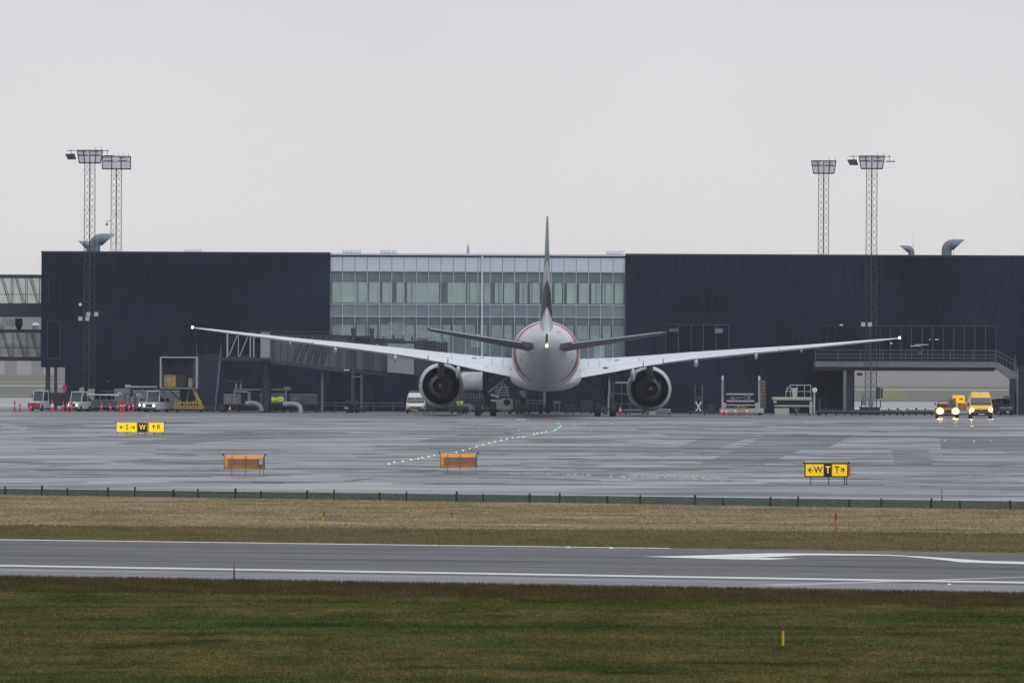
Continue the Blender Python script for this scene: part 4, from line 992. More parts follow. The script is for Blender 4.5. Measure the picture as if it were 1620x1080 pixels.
# main gear
M['pipegrey2'] = mat('gear_door_paint', (0.25,0.26,0.28), 0.5)
def wheel(b, o, r, wd, n=20):
    b.lathe([(.05,-wd/2),(r*.72,-wd/2),(r*.93,-wd*.44),(r,-wd*.25),(r,wd*.25),(r*.93,wd*.44),(r*.72,wd/2),(.05,wd/2)], n, 'x', o)
for sx in (-1,1):
    gx = sx*5.48
    g = MB(); g.tube([(gx,0,.7),(gx,0,2.0)],.16,10); g.tube([(gx,0,1.9),(gx+sx*.05,.1,4.5)],.26,12); g.box(gx-.2,gx+.2,-1.85,1.75,.45,.95)
    gear = g.build('main_gear_leg', M['dsteel'], plane)
    b = MB(); b.tube([(gx-sx*.1,0,2.05),(gx-sx*2.0,.2,3.5)],.11,8); b.tube([(gx-sx*.1,.1,3.2),(gx-sx*1.0,1.2,4.0)],.08,6); b.build('side_brace', M['lgrey' if sx < 0 else 'dsteel'], gear)
    b = MB(); b.tube([(gx,0,2.0),(gx,3.0,3.9)],.1,8); b.tube([(gx,0,1.3),(gx,-.5,1.9),(gx,0,2.3)],.06,6); b.tube([(gx+.15,-.2,.8),(gx+.2,-.25,2.6)],.03,5); b.build('drag_brace', M['dsteel'], gear)
    b = MB()
    for yy in (-1.47,0,1.47): b.bar((gx-.75,yy,.67),(gx+.75,yy,.67),.08,8)
    b.build('axle', M['steel'], gear)
    for yy in (-1.47,0,1.47):
        for o in (-.70,.70):
            b = MB(); wheel(b,(gx+o,yy,.66),.66,.58); tw_ = b.build('wheel', M['rubber'], gear, smooth=True)
            b = MB(); b.lathe([(.34,-.257),(.30,-.20),(.08,-.20),(.07,-.30),(.01,-.3)],14,'x',(gx+o,yy,.66)); b.build('rim', M['grey'], tw_)
    b = AMB(); b.loft([[(gx+sx*.55,-1.5,1.75),(gx+sx*.60,-1.5,1.75),(gx+sx*.60,1.5,1.75),(gx+sx*.55,1.5,1.75)],[(gx+sx*.42,-1.6,2.6),(gx+sx*.48,-1.6,2.6),(gx+sx*.48,1.6,2.6),(gx+sx*.42,1.6,2.6)],[(gx+sx*.3,-1.6,3.6),(gx+sx*.36,-1.6,3.6),(gx+sx*.36,1.6,3.6),(gx+sx*.3,1.6,3.6)]]); b.build('gear_door', M['pipegrey2'], gear)
    b = AMB(); b.box(sx*1.6,sx*1.66,-2.2,2.6,1.25,2.25); b.build('wheel_well_door', M['dsteel'], plane)
g = MB(); g.tube([(0,31,.6),(0,31.3,2.9)],.13,10); ng = g.build('nose_gear_leg', M['lgrey'], plane)
MB().tube([(0,31,1.2),(0,33,2.8)],.07,8).build('drag_brace', M['steel'], ng)
for o in (-.36,.36):
    b = MB(); wheel(b,(o,31,.53),.53,.36); b.build('wheel', M['rubber'], ng, smooth=True)

# ================================================================= JET BRIDGE
JY = 1131.0
jx = lambda p: XX(p,JY)
jz = lambda px,py: ZZ(px,py,JY)
M['tunnel'] = mat('tunnel_panel', (0.085,0.10,0.125), 0.45, var=0.3, scale=.6, stretch=(2,1,.3))
M['tunneld'] = mat('tunnel_dark', (0.035,0.042,0.06), 0.5, var=0.2)
M['pipegrey'] = mat('pipe_grey', (0.30,0.31,0.33), 0.5, var=0.15)
jo = jx(520)
J = thing('boarding_bridge', 'dark boarding bridge with white end sections reaching from the left block towards the airliner', 'boarding bridge', (jo,JY,0))
P_ = lambda px,py: (jx(px)-jo, jz(px,py))
# glazed fixed section
b = MB(); b.box(jx(358)-jo,jx(405)-jo,.2,3.4,jz(380,565),jz(380,563))
b.build('walkway_floor', M['tunneld'], J); MB().box(jx(358)-jo,jx(405)-jo,.2,3.4,jz(380,529),jz(380,527)).build('roof_beam', M['tunneld'], J)
b = MB(); 
b.box(jx(358.5)-jo,jx(361)-jo,0,.18,jz(380,565),jz(380,528))
for px in (376.5,): b.box(jx(px)-jo,jx(px+1.2)-jo,0.02,.1,jz(380,564),jz(380,529))
for px in (395,400.5): b.box(jx(px)-jo,jx(px+2)-jo,0,.15,jz(380,565),jz(380,526))
b.bar((jx(362.5)-jo,.08,jz(362,562)),(jx(375)-jo,.08,jz(375,531)),.05); b.bar((jx(379)-jo,.08,jz(379,564)),(jx(391.5)-jo,.08,jz(391,533)),.05)
b.build('white_frame', M['lgrey'], J)
MB().box(jx(361)-jo,jx(370)-jo,.5,.6,jz(380,562),jz(380,529)).build('wall_panel', mat('rose_grey',(0.17,0.15,0.17),.6), J)
MB().box(jx(361)-jo,jx(405)-jo,.35,.37,jz(380,563),jz(380,529)).build('pane', M['dglass'], J)
MB().box(jx(361)-jo,jx(412)-jo,3.2,3.4,jz(380,563),jz(380,529)).build('back_wall', M['tunneld'], J)
# rotunda with pale panel
c_ = (jx(418)-jo, 2.0)
b = MB(); b.lathe([(1.15,jz(418,566)),(1.15,jz(418,524))],20,'z',(c_[0],c_[1],0),cap=True); b.build('rotunda', M['tunneld'], J, smooth=True)
MB().box(jx(412)-jo,jx(427)-jo,.35,.8,jz(418,566),jz(418,524.5)).build('wall_panel', mat('pale_panel',(0.30,0.315,0.33),.5,var=.06), J)
b = MB(); b.lathe([(.42,0),(.42,jz(424,567))],14,'z',(c_[0]+.2,c_[1],0),cap=True); b.build('column', M['clad2'], J, smooth=True)
b = MB(); b.box(jx(345)-jo,jx(428)-jo,.1,3.8,jz(380,570),jz(380,565.5)); b.build('floor', M['tunneld'], J)
b = MB(); b.box(jx(395)-jo,jx(525)-jo,.3,3.6,jz(440,525),jz(440,523.3)); b.build('canopy', M['tunneld'], J)
# tunnels
def tun(p0, p1, yt0, yt1, yb0, yb1, ya, yb_, m, name='tunnel_section'):
    a = [(jx(p0)-jo,ya,jz(p0,yb0)),(jx(p0)-jo,yb_,jz(p0,yb0)),(jx(p0)-jo,yb_,jz(p0,yt0)),(jx(p0)-jo,ya,jz(p0,yt0))]
    c = [(jx(p1)-jo,ya,jz(p1,yb1)),(jx(p1)-jo,yb_,jz(p1,yb1)),(jx(p1)-jo,yb_,jz(p1,yt1)),(jx(p1)-jo,ya,jz(p1,yt1))]
    return MB().loft([a,c]).build(name, m, J)
t1 = tun(427,556,526,533,571,584,.6,3.3,M['tunnel']); 
tun(426,557,569,584.5,574.5,590.5,.45,3.4,M['tunneld'],'floor_beam'); tun(426,557,523.5,531,526.5,534,.5,3.35,M['tunneld'],'roof_beam')
t2 = tun(556,642,538,541,584,590,.75,3.15,M['tunnel']); tun(556.5,640,533.5,536.5,538,541,.6,3.3,M['tunneld'],'roof_beam'); tun(558,612,585,590.5,590,594,.6,3.3,M['tunneld'],'floor_beam')
b = MB()
px = 433
while px < 610:
    f = (px-427)/183; yt = 527+f*13; yb_ = 570+f*17
    b.box(jx(px)-jo-.03,jx(px)-jo+.03,.53,.595,jz(px,yb_),jz(px,yt))
    if 455 < px < 520: b.bar((jx(px+14)-jo,.5,jz(px,yt+1)),(jx(px)-jo,.5,jz(px,yb_-1)),.05); b.bar((jx(px+10)-jo,.5,jz(px,yt+1)),(jx(px-4)-jo,.5,jz(px,yb_-1)),.03)
    px += 11 if px < 520 else 14
b.build('rib', M['tunneld'], J)
tun(613,655,543,545,588.5,592,.1,3.6,mat('white_cabin',(0.27,0.29,0.32),.45,var=.1),'cabin_housing')
tun(613,655,564.5,566.5,565.5,567.5,.06,.098,M['grey'],'cabin_seam')
tun(655.5,690,541,545,593,596,.3,3.5,M['tunneld'],'cabin')
b = MB(); n_=0
for px in range(676,706,4): b.loft([[(jx(px)-jo,.1-.002*n_,jz(px,577)),(jx(px+3.4)-jo,.1,jz(px,577)),(jx(px+3.4)-jo,3.3,jz(px,577)),(jx(px)-jo,3.3,jz(px,577))],[(jx(px+1)-jo,.1,jz(px,541)),(jx(px+4.4)-jo,.1,jz(px,541)),(jx(px+4.4)-jo,3.3,jz(px,541)),(jx(px+1)-jo,3.3,jz(px,541))]]); n_+=1
b.build('bellows', M['tunneld'], J)
MB().box(jx(640)-jo,jx(690)-jo,.6,3,jz(660,543.5),jz(660,539)).build('roof_beam', M['tunneld'], J)
# posts, lift columns and bogie
MB().box(jx(508)-jo,jx(511.5)-jo,1.5,1.8,0,jz(510,589)).build('column', mat('post_grey',(0.15,0.16,0.16),.6), J)
for px,pt,pb_ in ((558.5,519,640),(588,519,583)):
    b = MB(); b.box(jx(px-2.8)-jo,jx(px+2.8)-jo,.0,.45,jz(px,pb_),jz(px,pt+6)); b.box(jx(px-3.8)-jo,jx(px+3.8)-jo,-.05,.5,jz(px,pt+8),jz(px,pt)); b.build('lift_column', M['tunneld'], J)
MB().box(jx(555)-jo,jx(592)-jo,.1,.4,jz(575,534),jz(575,531)).build('lift_beam', M['tunneld'], J)
b = MB(); b.box(jx(548)-jo,jx(568)-jo,-.6,.9,.75,1.15); b.box(jx(547)-jo,jx(560)-jo,-.75,-.62,.95,1.12); b.build('bogie', M['dsteel'], J)
for px in (551,557,564.5):
    b = MB(); wheel(b,(jx(px)-jo,-.1,.45),.45,.32,16); b.build('wheel', M['rubber'], J, smooth=True)
b = MB(); b.bar((jx(571)-jo,.2,.4),(jx(571)-jo,.2,3.6),.04); b.bar((jx(573)-jo,.2,.4),(jx(573)-jo,.2,3.6),.04); b.bar((jx(556)-jo,.0,3.4),(jx(572)-jo,.1,3.4),.04); b.build('service_stair', M['steel'], J)
b = MB(); b.box(jx(545)-jo,jx(552)-jo,-.7,-.6,jz(548,646),jz(548,644)); b.build('bumper_bar', M['lgrey'], J)
for px in (607,623,652): tag(MB().tube([(0,0,0),(0,0,.18),(0,0,.4)],[.07,.1,.03],8).build('roof_sensor', M['black'], J, loc=(jx(px)-jo,1.2,jz(px,538))))
MB().ball((jx(596)-jo,.55,jz(596,547)),.14,10).build('floodlamp', M['lgrey'], J)
MB().box(jx(544)-jo,jx(553)-jo,.3,.42,jz(548,585.6),jz(548,584.6)).build('strip_lamp', mat('warm_strip',(0.5,0.4,0.3),.5,emit=(1,.75,.5),es=.5), J)
# ================================================================= SIGNS
def text_mesh(s_, size):
    cu = bpy.data.curves.new('txt','FONT'); cu.body = s_; cu.size = size; cu.align_x = 'CENTER'; cu.align_y = 'CENTER'; cu.offset = 0.006; cu.extrude = 0.004
    o = bpy.data.objects.new('txt', cu); COL.objects.link(o)
    dg = bpy.context.evaluated_depsgraph_get(); me = bpy.data.meshes.new_from_object(o.evaluated_get(dg))
    bpy.data.objects.remove(o)
    return me
def letter(parent, ch, x, y, z, size, m, sxx=0.8):
    me = text_mesh(ch, size); me.materials.clear(); me.materials.append(m)
    o = bpy.data.objects.new('lettering', me); COL.objects.link(o); o.parent = parent
    o.location = (x,y,z); o.rotation_euler = (PI/2,0,0); o.scale = (sxx,1,1); return o
def arrow(parent, x, y, z, L_, ang, m, th=.055):
    b = MB(); h = L_/2
    def rot(p): c, s_ = math.cos(ang), math.sin(ang); return (p[0]*c-p[1]*s_, p[0]*s_+p[1]*c)
    def q(p, q_):
        p = Vector(p); q_ = Vector(q_); d = (q_-p).normalized(); n = Vector((-d.y,d.x))*th/2
        b.prism([rot(p+n),rot(q_+n),rot(q_-n),rot(p-n)][::-1], 0, .008)
    q((-h,0),(h-.03,0)); q((h,0),(h-.15,.14)); q((h,0),(h-.15,-.14))
    return b.build('arrow', m, parent, loc=(x,y,z))
M['signy'] = mat('sign_yellow', (0.85,0.52,0.0), 0.5, var=.03, emit=(1.0,0.60,0.0), es=0.42)
M['signy2'] = mat('sign_yellow_lit', (0.85,0.60,0.0), 0.5, var=.03, emit=(1.0,0.70,0.0), es=0.60)
M['signk'] = mat('sign_black', (0.012,0.012,0.012), 0.5, var=.1)
def sign(name, label, px0, px1, pyt, pyb, pyg, panels, sy, legs, frame=True):
    pc = (px0+px1)/2; gx, Y = G(pc, pyg); s_ = Y/F
    t = thing(name, label, 'airfield sign', (gx, Y, 0), group='airfield direction signs')
    W_ = (px1-px0)*s_/2; z0, z1 = (pyg-pyb)*s_, (pyg-pyt)*s_
    MB().bbox(-W_,W_,.0,.18,z0,z1,.015).build('housing', M['orange'], t)
    if frame:
        e = .05; b = MB(); b.box(-W_-e,W_+e,-.03,.03,z1-.01,z1+e); b.box(-W_-e,W_+e,-.03,.03,z0-e,z0+.01); b.box(-W_-e,-W_,-.028,.03,z0+.011,z1-.011); b.box(W_,W_+e,-.028,.03,z0+.011,z1-.011)
        b.build('frame', M['signk'], t)
        MB().box(W_+e+.003,W_+e+.12,.02,.16,z0,z1-.05).build('end_cap', M['orange'], t)
    else:
        MB().box(W_+.003,W_+.05,.0,.16,z0,z1-.02).build('end_cap', M['grey'], t)
    zm = (z0+z1)/2; hh = z1-z0
    for (a, c, bgm, items) in panels:
        xa_, xb_ = (a-pc)*s_, (c-pc)*s_
        p = MB().box(xa_+.015,xb_-.015,-.02,-.003,z0+.015,z1-.015).build('face_panel', M[bgm], t)
        for (ty, px, arg, mm) in items:
            x_ = (px-pc)*s_
            if ty == 'L': letter(p, arg, x_, -.027, zm, hh*arg2, M[mm]) if False else letter(p, arg, x_, -.027, zm, hh*.78, M[mm], .85)
            else: arrow(p, x_, -.03, zm, ARL, arg, M[mm], ARW)
    for px in legs:
        x_ = (px-pc)*s_; b = MB(); b.bar((x_,.05,0),(x_,.05,z0),.025,6); b.box(x_-.07,x_+.07,-.02,.12,0.009,.03); b.build('leg', M['dsteel'], t)
    for sgn in (-1,1):
        b = MB(); b.ball((sgn*(W_+.08),.0,z1+.07),.055,8); b.bar((sgn*(W_+.03),.0,z1),(sgn*(W_+.08),.0,z1+.07),.025); b.build('corner_marker', M['signk'], t)
    return t
ARL, ARW = .24, .05
sign('taxiway_sign','yellow and black taxiway sign reading W T T on the near wet apron',1274,1340.5,733.5,753,766,[(1274,1303,'signy',[('A',1282.3,PI,'signk'),('L',1294.3,'W','signk')]),(1303,1316,'signk',[('L',1309.6,'T','signy2')]),(1316,1340.5,'signy',[('L',1324,'T','signk'),('A',1332.5,R(45),'signk')])],0,(1282.5,1311,1336,1339.5))
ARL, ARW = .34, .055
sign('taxiway_sign','yellow and black taxiway sign reading S W R on the far wet apron',184.5,259.5,668.3,683.2,686.8,[(184.5,216.5,'signy2',[('A',193,PI,'signk'),('L',201,'S','signk'),('A',209.8,0,'signk')]),(217.5,232.5,'signk',[('L',225.2,'W','signy2')]),(235,259.5,'signy2',[('A',243.2,PI/2,'signk'),('L',251,'R','signk')])],0,(186,200,218,230,244,257),frame=False)
def signback(label, px0, px1, pyt, pyb, pyg, box=False):
    pc = (px0+px1)/2; gx, Y = G(pc, pyg); s_ = Y/F
    t = thing('sign_back', label, 'airfield sign', (gx,Y,0), group='orange backs of airfield signs')
    W_ = (px1-px0)*s_/2; z0, z1 = (pyg-pyb)*s_, (pyg-pyt)*s_; h = z1-z0
    MB().loft([[(-W_,0,z0),(W_,0,z0),(W_,.22,z0),(-W_,.22,z0)],[(-W_,-.06,z0+h*.2),(W_,-.06,z0+h*.2),(W_,.22,z0+h*.2),(-W_,.22,z0+h*.2)],[(-W_,-.06,z1-h*.24),(W_,-.06,z1-h*.24),(W_,.22,z1-h*.24),(-W_,.22,z1-h*.24)],[(-W_,.10,z1),(W_,.10,z1),(W_,.22,z1),(-W_,.22,z1)]]).build('housing', mat('sign_orange_lit',(0.80,0.34,0.05),.5,var=.10), t)  # brighter orange puts the lit sloping top into the colour
    b = MB(); b.box(-W_+.2,W_-.0,-.075,-.063,z0+h*.22,z1-h*.26); b.build('back_panel', mat('sign_brown',(0.30,0.145,0.10),.6,var=.2,scale=5), t)
    for f in (-.62,.08,.97) :
        x_ = f*W_; b = MB(); b.bar((x_,-.10,0),(x_,-.10,z1-.02),.028,6); b.box(x_-.08,x_+.08,-.18,-.02,.009,.03); b.build('leg', M['steel'], t)
    MB().box(-W_-.03,-W_-.002,-.06,.24,z0-.02,z1).build('end_cap', M['dsteel'], t); MB().box(W_+.002,W_+.03,-.06,.24,z0-.02,z1).build('end_cap', M['dsteel'], t)
    if box:
        b = MB(); b.bbox(W_*.73,W_*.93,-.20,-.11,z0+h*.3,z1-h*.15,.01); b.build('junction_box', M['lgrey'], t)
        b = MB(); b.bar((W_*.78,-.1,0),(W_*.78,-.1,z0+h*.3),.025,6); b.build('leg', M['steel'], t)
    for sgn in (-1,1):
        MB().ball((sgn*(W_+.06),-.02,z1+.05),.06,8).build('corner_marker', M['black'], t)
        if box: MB().ball((sgn*(W_+.07),-.02,z1+.15),.045,8).build('marker_lamp', M['white'], t)
    return t
signback('orange back of an airfield sign with a grey junction box and white corner tips',355,418,720,741.5,752.5,True)
signback('orange back of an airfield sign crossed by the line of green lights',697,754,717.5,739,749.5)

# ================================================================= MARKER STAKES & LAMPS
def stake(label, px, pyb, pyt, m1, m2, split, lean=0, rr=.028, mound=False):
    gx, Y = G(px, pyb); s_ = Y/F; h = (pyb-pyt)*s_
    t = thing('marker_stake', label, 'marker stake', (gx,Y,0)); lx = lean*s_
    MB().tube([(0,0,-.02),(lx*split,0,h*split)], rr, 8).build('lower_band', m1, t)
    MB().tube([(lx*split,0,h*split+.001),(lx,0,h)], rr*1.08, 8).build('upper_band', m2, t)
    if mound: MB().lathe([(.16,.004),(.12,.04),(.03,.06)],8,'z',(0,0,0)).build('soil_collar', M['brown'], t)
stk_y = mat('stake_yellow',(0.62,0.42,0.02),.5); stk_r = mat('stake_red',(0.20,0.03,0.02),.6); stk_b = mat('stake_blue',(0.02,0.05,0.18),.5); stk_o = mat('stake_orange',(0.40,0.13,0.05),.5)
stake('yellow marker stake with dark red top on the near green grass',1238.6,1024,984,stk_y,stk_r,.66,0,.033,True)
stake('blue marker stake with orange top at the near runway edge',370,922.5,890,stk_b,stk_o,.62,.5,.026)
stake('leaning yellow marker stake with dark top on the dry grass',509,831,808.5,stk_y,stk_r,.62,4,.03)
stake('rust orange marker stake with dark top and a soil mound on the dry grass',1322.3,842,812,stk_o,stk_r,.66,0,.035,True)
stake('thin blue marker stake with orange tip behind the low fence',1490,798,774,stk_b,stk_o,.55,0,.024)
gx, Y = G(715,817.5); t = thing('edge_lamp','small dark lamp on a short stem in the dry grass','lamp',(gx,Y,0)); MB().tube([(0,0,0),(0,0,.12)],.015,6).build('stem', M['black'], t); MB().ball((0,0,.15),.05,8).build('head', M['black'], t); MB().lathe([(.08,.002),(.07,.02),(.0,.025)],8).build('base', M['black'], t)
for px,py,l in ((899,867,'low white runway lamp on the far runway edge, nearer the airliner'),(967,868,'low white runway lamp on the far runway edge, nearer the chevron marking')):
    gx,Y = G(px,py); tag(MB().lathe([(.10,.012),(.085,.05),(.03,.085),(.001,.09)],10,'z',(gx,Y,0)).build('runway_lamp', M['white']), l, 'lamp')
gx,Y = G(1502,924.5); tag(MB().lathe([(.06,.014),(.05,.03),(.001,.035)],10,'z',(gx,Y,0)).build('runway_lamp', M['faintlamp']), 'glowing white lamp set in the near runway shoulder', 'lamp')
GL = [(615,734.2),(624,731.6),(637,730.0),(650,727.6),(662,726),(668,724.6),(678,722.6),(687,721.0),(722,716.0),(733,713.2),(743,710.2),(754,706.8),(764,703.6),(774,701.2),(783,699),(793,696.6),(802,694.4),(811,693),(820,692),(828,692),(845,687.2),(850,686),(857,684.6),(864,683.4),(877,681.6),(880,680.2),(884,676.8),(887,674.2),(883,670.6)]
gl0 = None
for px,py in GL:
    gx,Y = G(px,py)
    if gl0 is None:
        gl0 = tag(MB().lathe([(.055,.0),(.05,.03),(.03,.055),(.001,.06)],8).build('taxiway_lamp', M['green_l']), 'small green taxiway lamp in the curving line across the apron', 'lamp', 'green lamps of the curving taxiway line')
        gl0.location = (gx,Y,.016)
    else:
        c = gl0.copy(); COL.objects.link(c); c.location = (gx,Y,.016)
for px,py in ((905,670.8),(909,673),(925,670.6),(758,678),(822,681),(836,669.6),(934,681.4),(967,669.8),(1034,670.2),(1004,679)):
    gx,Y = G(px,py); c = gl0.copy(); COL.objects.link(c); c.location = (gx,Y,.016); c.scale = (.6,.6,.6)
    c['label'] = 'scattered small green lamp on the apron apart from the curving line'; c['group'] = 'scattered green apron lamps'
for px,py,l in ((1495,697,'faint white lamp in the apron in front of the lit tug'),(1541,698,'faint white lamp in the apron in front of the yellow van'),(234,658,'faint white lamp in the apron in front of the second white tug'),(1568,697.5,'faint white lamp in the apron, rightmost in front of the yellow van')):
    gx,Y = G(px,py); tag(MB().lathe([(.07,.009),(.05,.04),(.001,.05)],8,'z',(gx,Y,0)).build('apron_lamp', M['faintlamp']), l, 'lamp')

# ================================================================= CONES AND DELINEATORS
def place(px, Y): return (XX(px,Y), Y, 0)
def cone(label, px, Y, s_=1.0):
    t = thing('traffic_cone', label, 'traffic cone', place(px,Y), group='red and white traffic cones')
    MB().bbox(-.2*s_,.2*s_,-.2*s_,.2*s_,.009,.05,.01).build('base', M['red'], t)
    MB().lathe([(.15*s_,.05),(.11*s_,.27*s_)],12,cap=True).build('body', M['red'], t)
    MB().lathe([(.115*s_,.272*s_),(.075*s_,.48*s_)],12,cap=True).build('white_band', M['white'], t)
    MB().lathe([(.074*s_,.482*s_),(.03*s_,.72*s_)],12,cap=True).build('tip', M['red'], t)
def post(label, px, Y, h=1.1, wd=.09):
    t = thing('delineator_post', label, 'delineator', place(px,Y), group='red warning posts')
    MB().lathe([(.2,.009),(.17,.07),(.06,.09)],10,cap=True).build('base', M['red'], t)
    MB().lathe([(wd,.09),(wd,h*.48)],10,cap=True).build('lower_band', M['red'], t)
    MB().lathe([(wd+.004,h*.482),(wd+.004,h*.6)],10,cap=True).build('white_band', M['white'], t)
    MB().lathe([(wd,h*.602),(wd*.8,h*.96),(.02,h)],10,cap=True).build('upper_band', M['red'], t)
cone('red and white cone beside the right main wheels of the airliner',981.5,1120,1.3)
for px,l,Y in ((1142,'red and white cone leftmost at the corner of the tall-post loader',1121),(1149,'red and white cone second from the corner of the tall-post loader',1119.5),(1163.5,'red and white cone on the near chassis of the tall-post loader, by its ladder',1121),(1182,'red cone standing alone at the right part of the tall-post loader',1121)): cone(l,px,Y,1.15)
cone('dull red cone under the grey container behind the lone hose',364,1133,1.0)
cone('red cone with white bands at the foot of the slim building columns',83,1127,1.6)
for px,h,l,Y in ((23.5,1.05,'red warning post farthest left on the apron',1126),(32,.8,'short red warning post, second from the left picture edge',1125),(49,.75,'short red post in front of the red and white truck',1127),(100.5,1.0,'red post just right of the slim building columns',1127),(107.5,1.0,'red post at the left headlamp of the first white tug',1126),(113.5,1.05,'red post across the bumper of the first white tug',1125.5),(161,1.0,'red post in front of the long grey dolly, left of a pair',1126),(175,.85,'shorter red post in front of the long grey dolly, right of a pair',1126),(187,1.05,'red post first in the dense cluster beside the grey container',1125),(191.5,1.2,'tall red post second in the dense cluster beside the grey container',1124.5),(197,1.2,'tall red post last in the dense cluster beside the grey container',1125),(204.5,.95,'red post just right of the dense post cluster',1125.5),(211,1.1,'slim red post between the dense cluster and the second white tug',1128),(193.5,1.0,'red post hidden between the tall ones of the dense cluster',1126.5)): post(l,px,Y,h)

# ================================================================= VEHICLES
def hull(stations, mirror=True):
    """stations: (y, [(halfwidth, z), ...bottom to top])"""
    rings = []
    for y, pr in stations:
        rings.append([(w_, y, z) for w_, z in pr] + [(-w_, y, z) for w_, z in pr[::-1]])
    return MB().loft(rings)
def wheels(t, r, tr_, ys, wd=.22, rim='lgrey'):
    for y in ys:
        for s_ in (-1,1):
            b = MB(); wheel(b,(s_*tr_,y,r),r,wd,18); w_ = b.build('wheel', M['rubber'], t, smooth=True)
            b = MB(); b.lathe([(r*.58,-wd/2-.004),(r*.5,-wd/2+.03),(.05,-wd/2+.02),(.01,-wd/2)] if s_<0 else [(r*.58,wd/2+.004),(r*.5,wd/2-.03),(.05,wd/2-.02),(.01,wd/2)],12,'x',(s_*tr_,y,r)); b.build('rim', M[rim], w_)
M['vglass'] = mat('van_windscreen', (0.07,0.085,0.085), 0.25, var=0.3, scale=1.5)
M['lampring'] = mat('lamp_ring_glow', (0.8,0.5,0.2), 0.4, emit=(1.0,0.52,0.16), es=1.1)  # glow for rings added to imitate the headlight halo
def van(label, px, Y, W_, Ht, paint, lit, name='delivery_van', ln=5.4, bump='black', rail=None):
    t = thing(name, label, 'van', place(px,Y)); w2 = W_/2; k = Ht
    P = lambda ws: [(w2*a, k*c) for a, c in ws]
    b = hull([(0.0, P([(.80,.12),(.93,.17),(.96,.30),(.90,.36),(.88,.37),(.86,.372),(.85,.373)])),
              (.15, P([(.84,.10),(.98,.17),(1.0,.34),(.95,.42),(.93,.43),(.92,.432),(.91,.434)])),
              (.75, P([(.84,.10),(1.0,.18),(1.0,.40),(.97,.475),(.94,.48),(.93,.482),(.92,.484)])),
              (.95, P([(.84,.10),(1.0,.18),(1.0,.42),(.985,.50),(.95,.53),(.93,.532),(.92,.534)])),
              (1.75,P([(.84,.10),(1.0,.18),(1.0,.42),(.985,.50),(.87,.76),(.80,.775),(.76,.78)])),
              (2.3, P([(.84,.10),(1.0,.18),(1.0,.42),(.985,.50),(.85,.86),(.74,.96),(.66,.985)])),
              (3.0, P([(.84,.10),(1.0,.18),(1.0,.42),(.985,.50),(.86,.88),(.76,.985),(.68,1.0)])),
              (ln,  P([(.84,.10),(1.0,.18),(1.0,.42),(.985,.50),(.86,.88),(.76,.98),(.68,.995)]))])
    body = b.build('body', M[paint], t, smooth=True)
    # windscreen lies 2 cm proud of the slope between y=.95 and 1.75
    z0_, z1_ = k*.548, k*.782
    b = MB(); b.loft([[(-w2*.86,.88,z0_),(w2*.86,.88,z0_),(w2*.86,.93,z0_),(-w2*.86,.93,z0_)],[(-w2*.76,1.62,z1_),(w2*.76,1.62,z1_),(w2*.76,1.67,z1_),(-w2*.76,1.67,z1_)]]); ws_ = b.build('windscreen', M['vglass'], t)
    b = MB()
    for sx in (-1,1): b.bar((sx*w2*.87,.87,z0_),(sx*w2*.77,1.62,z1_+.01),.03)
    b.bar((-w2*.87,.87,z0_),(w2*.87,.87,z0_),.035); b.build('seal', M['black'], ws_)
    for s_ in (-1,1):
        b = MB(); b.loft([[(s_*w2*.965,1.15,k*.51),(s_*w2*.985,1.15,k*.51),(s_*w2*.985,2.4,k*.51),(s_*w2*.965,2.4,k*.51)],[(s_*w2*.86,1.8,k*.74),(s_*w2*.885,1.8,k*.74),(s_*w2*.885,2.3,k*.74),(s_*w2*.86,2.3,k*.74)]]); b.build('side_window', M['cab'], t)
        b = MB(); b.lathe([(.001,-.02),(.12,-.02),(.15,.03),(.15,.14)],14,'y',(s_*w2*.80,-.03,k*.335)); hl = b.build('headlight', M['lampv' if lit else 'plate'], t)
        if lit: MB().lathe([(.151,-.035),(.215,-.025),(.225,.05),(.151,.05)],16,'y',(s_*w2*.80,-.03,k*.335)).build('halo_ring', M['lampring'], hl)  # added glowing ring stands in for the halo
        b = MB(); b.bbox(s_*w2*1.02,s_*w2*1.02+s_*.16,.95,1.1,k*.47,k*.60,.02); b.bar((s_*w2*.96,1.05,k*.5),(s_*w2*1.05,1.05,k*.52),.03); b.build('mirror', M['black'], t)
    MB().bbox(-w2*.94,w2*.94,-.09,.02,k*.11,k*.25,.03).build('bumper', M[bump], t)
    MB().bbox(-w2*.62,w2*.62,-.045,.02,k*.27,k*.335,.01).build('grille', M['black'], t)
    MB().box(-w2*.26,w2*.26,-.10,-.092,k*.15,k*.19).build('number_plate', M['plate'], t)
    b = MB(); b.lathe([(.001,-.06),(.07,-.06),(.07,-.04)],12,'y',(0,0,k*.315)); b.build('badge', M['bare'], t)
    wheels(t, .36, w2*.86, (.9, ln-1.2))
    return t
M['lampv'] = mat('lit_headlight', (0.9,0.85,0.7), 0.3, emit=(1.0,0.84,0.50), es=40)
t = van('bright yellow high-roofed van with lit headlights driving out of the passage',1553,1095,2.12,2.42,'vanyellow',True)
MB().lathe([(.05,0),(.05,.08),(.001,.1)],8,'z',(0,2.0,2.36)).build('roof_aerial', M['black'], t)
t = van('small white van parked head-on beside the left engine',658,1124,1.80,1.95,'white',False,'parked_van',4.2,'black')
b = MB(); b.bar((-.55,1.8,1.93),(-.55,1.8,2.08),.03); b.bar((.55,1.8,1.93),(.55,1.8,2.08),.03); b.bar((-.65,1.8,2.08),(.65,1.8,2.08),.04); b.build('roof_rack', M['steel'], t)
MB().box(-.5,-.15,-.10,-.093,.36,.5).build('orange_marker', M['orange'], t)

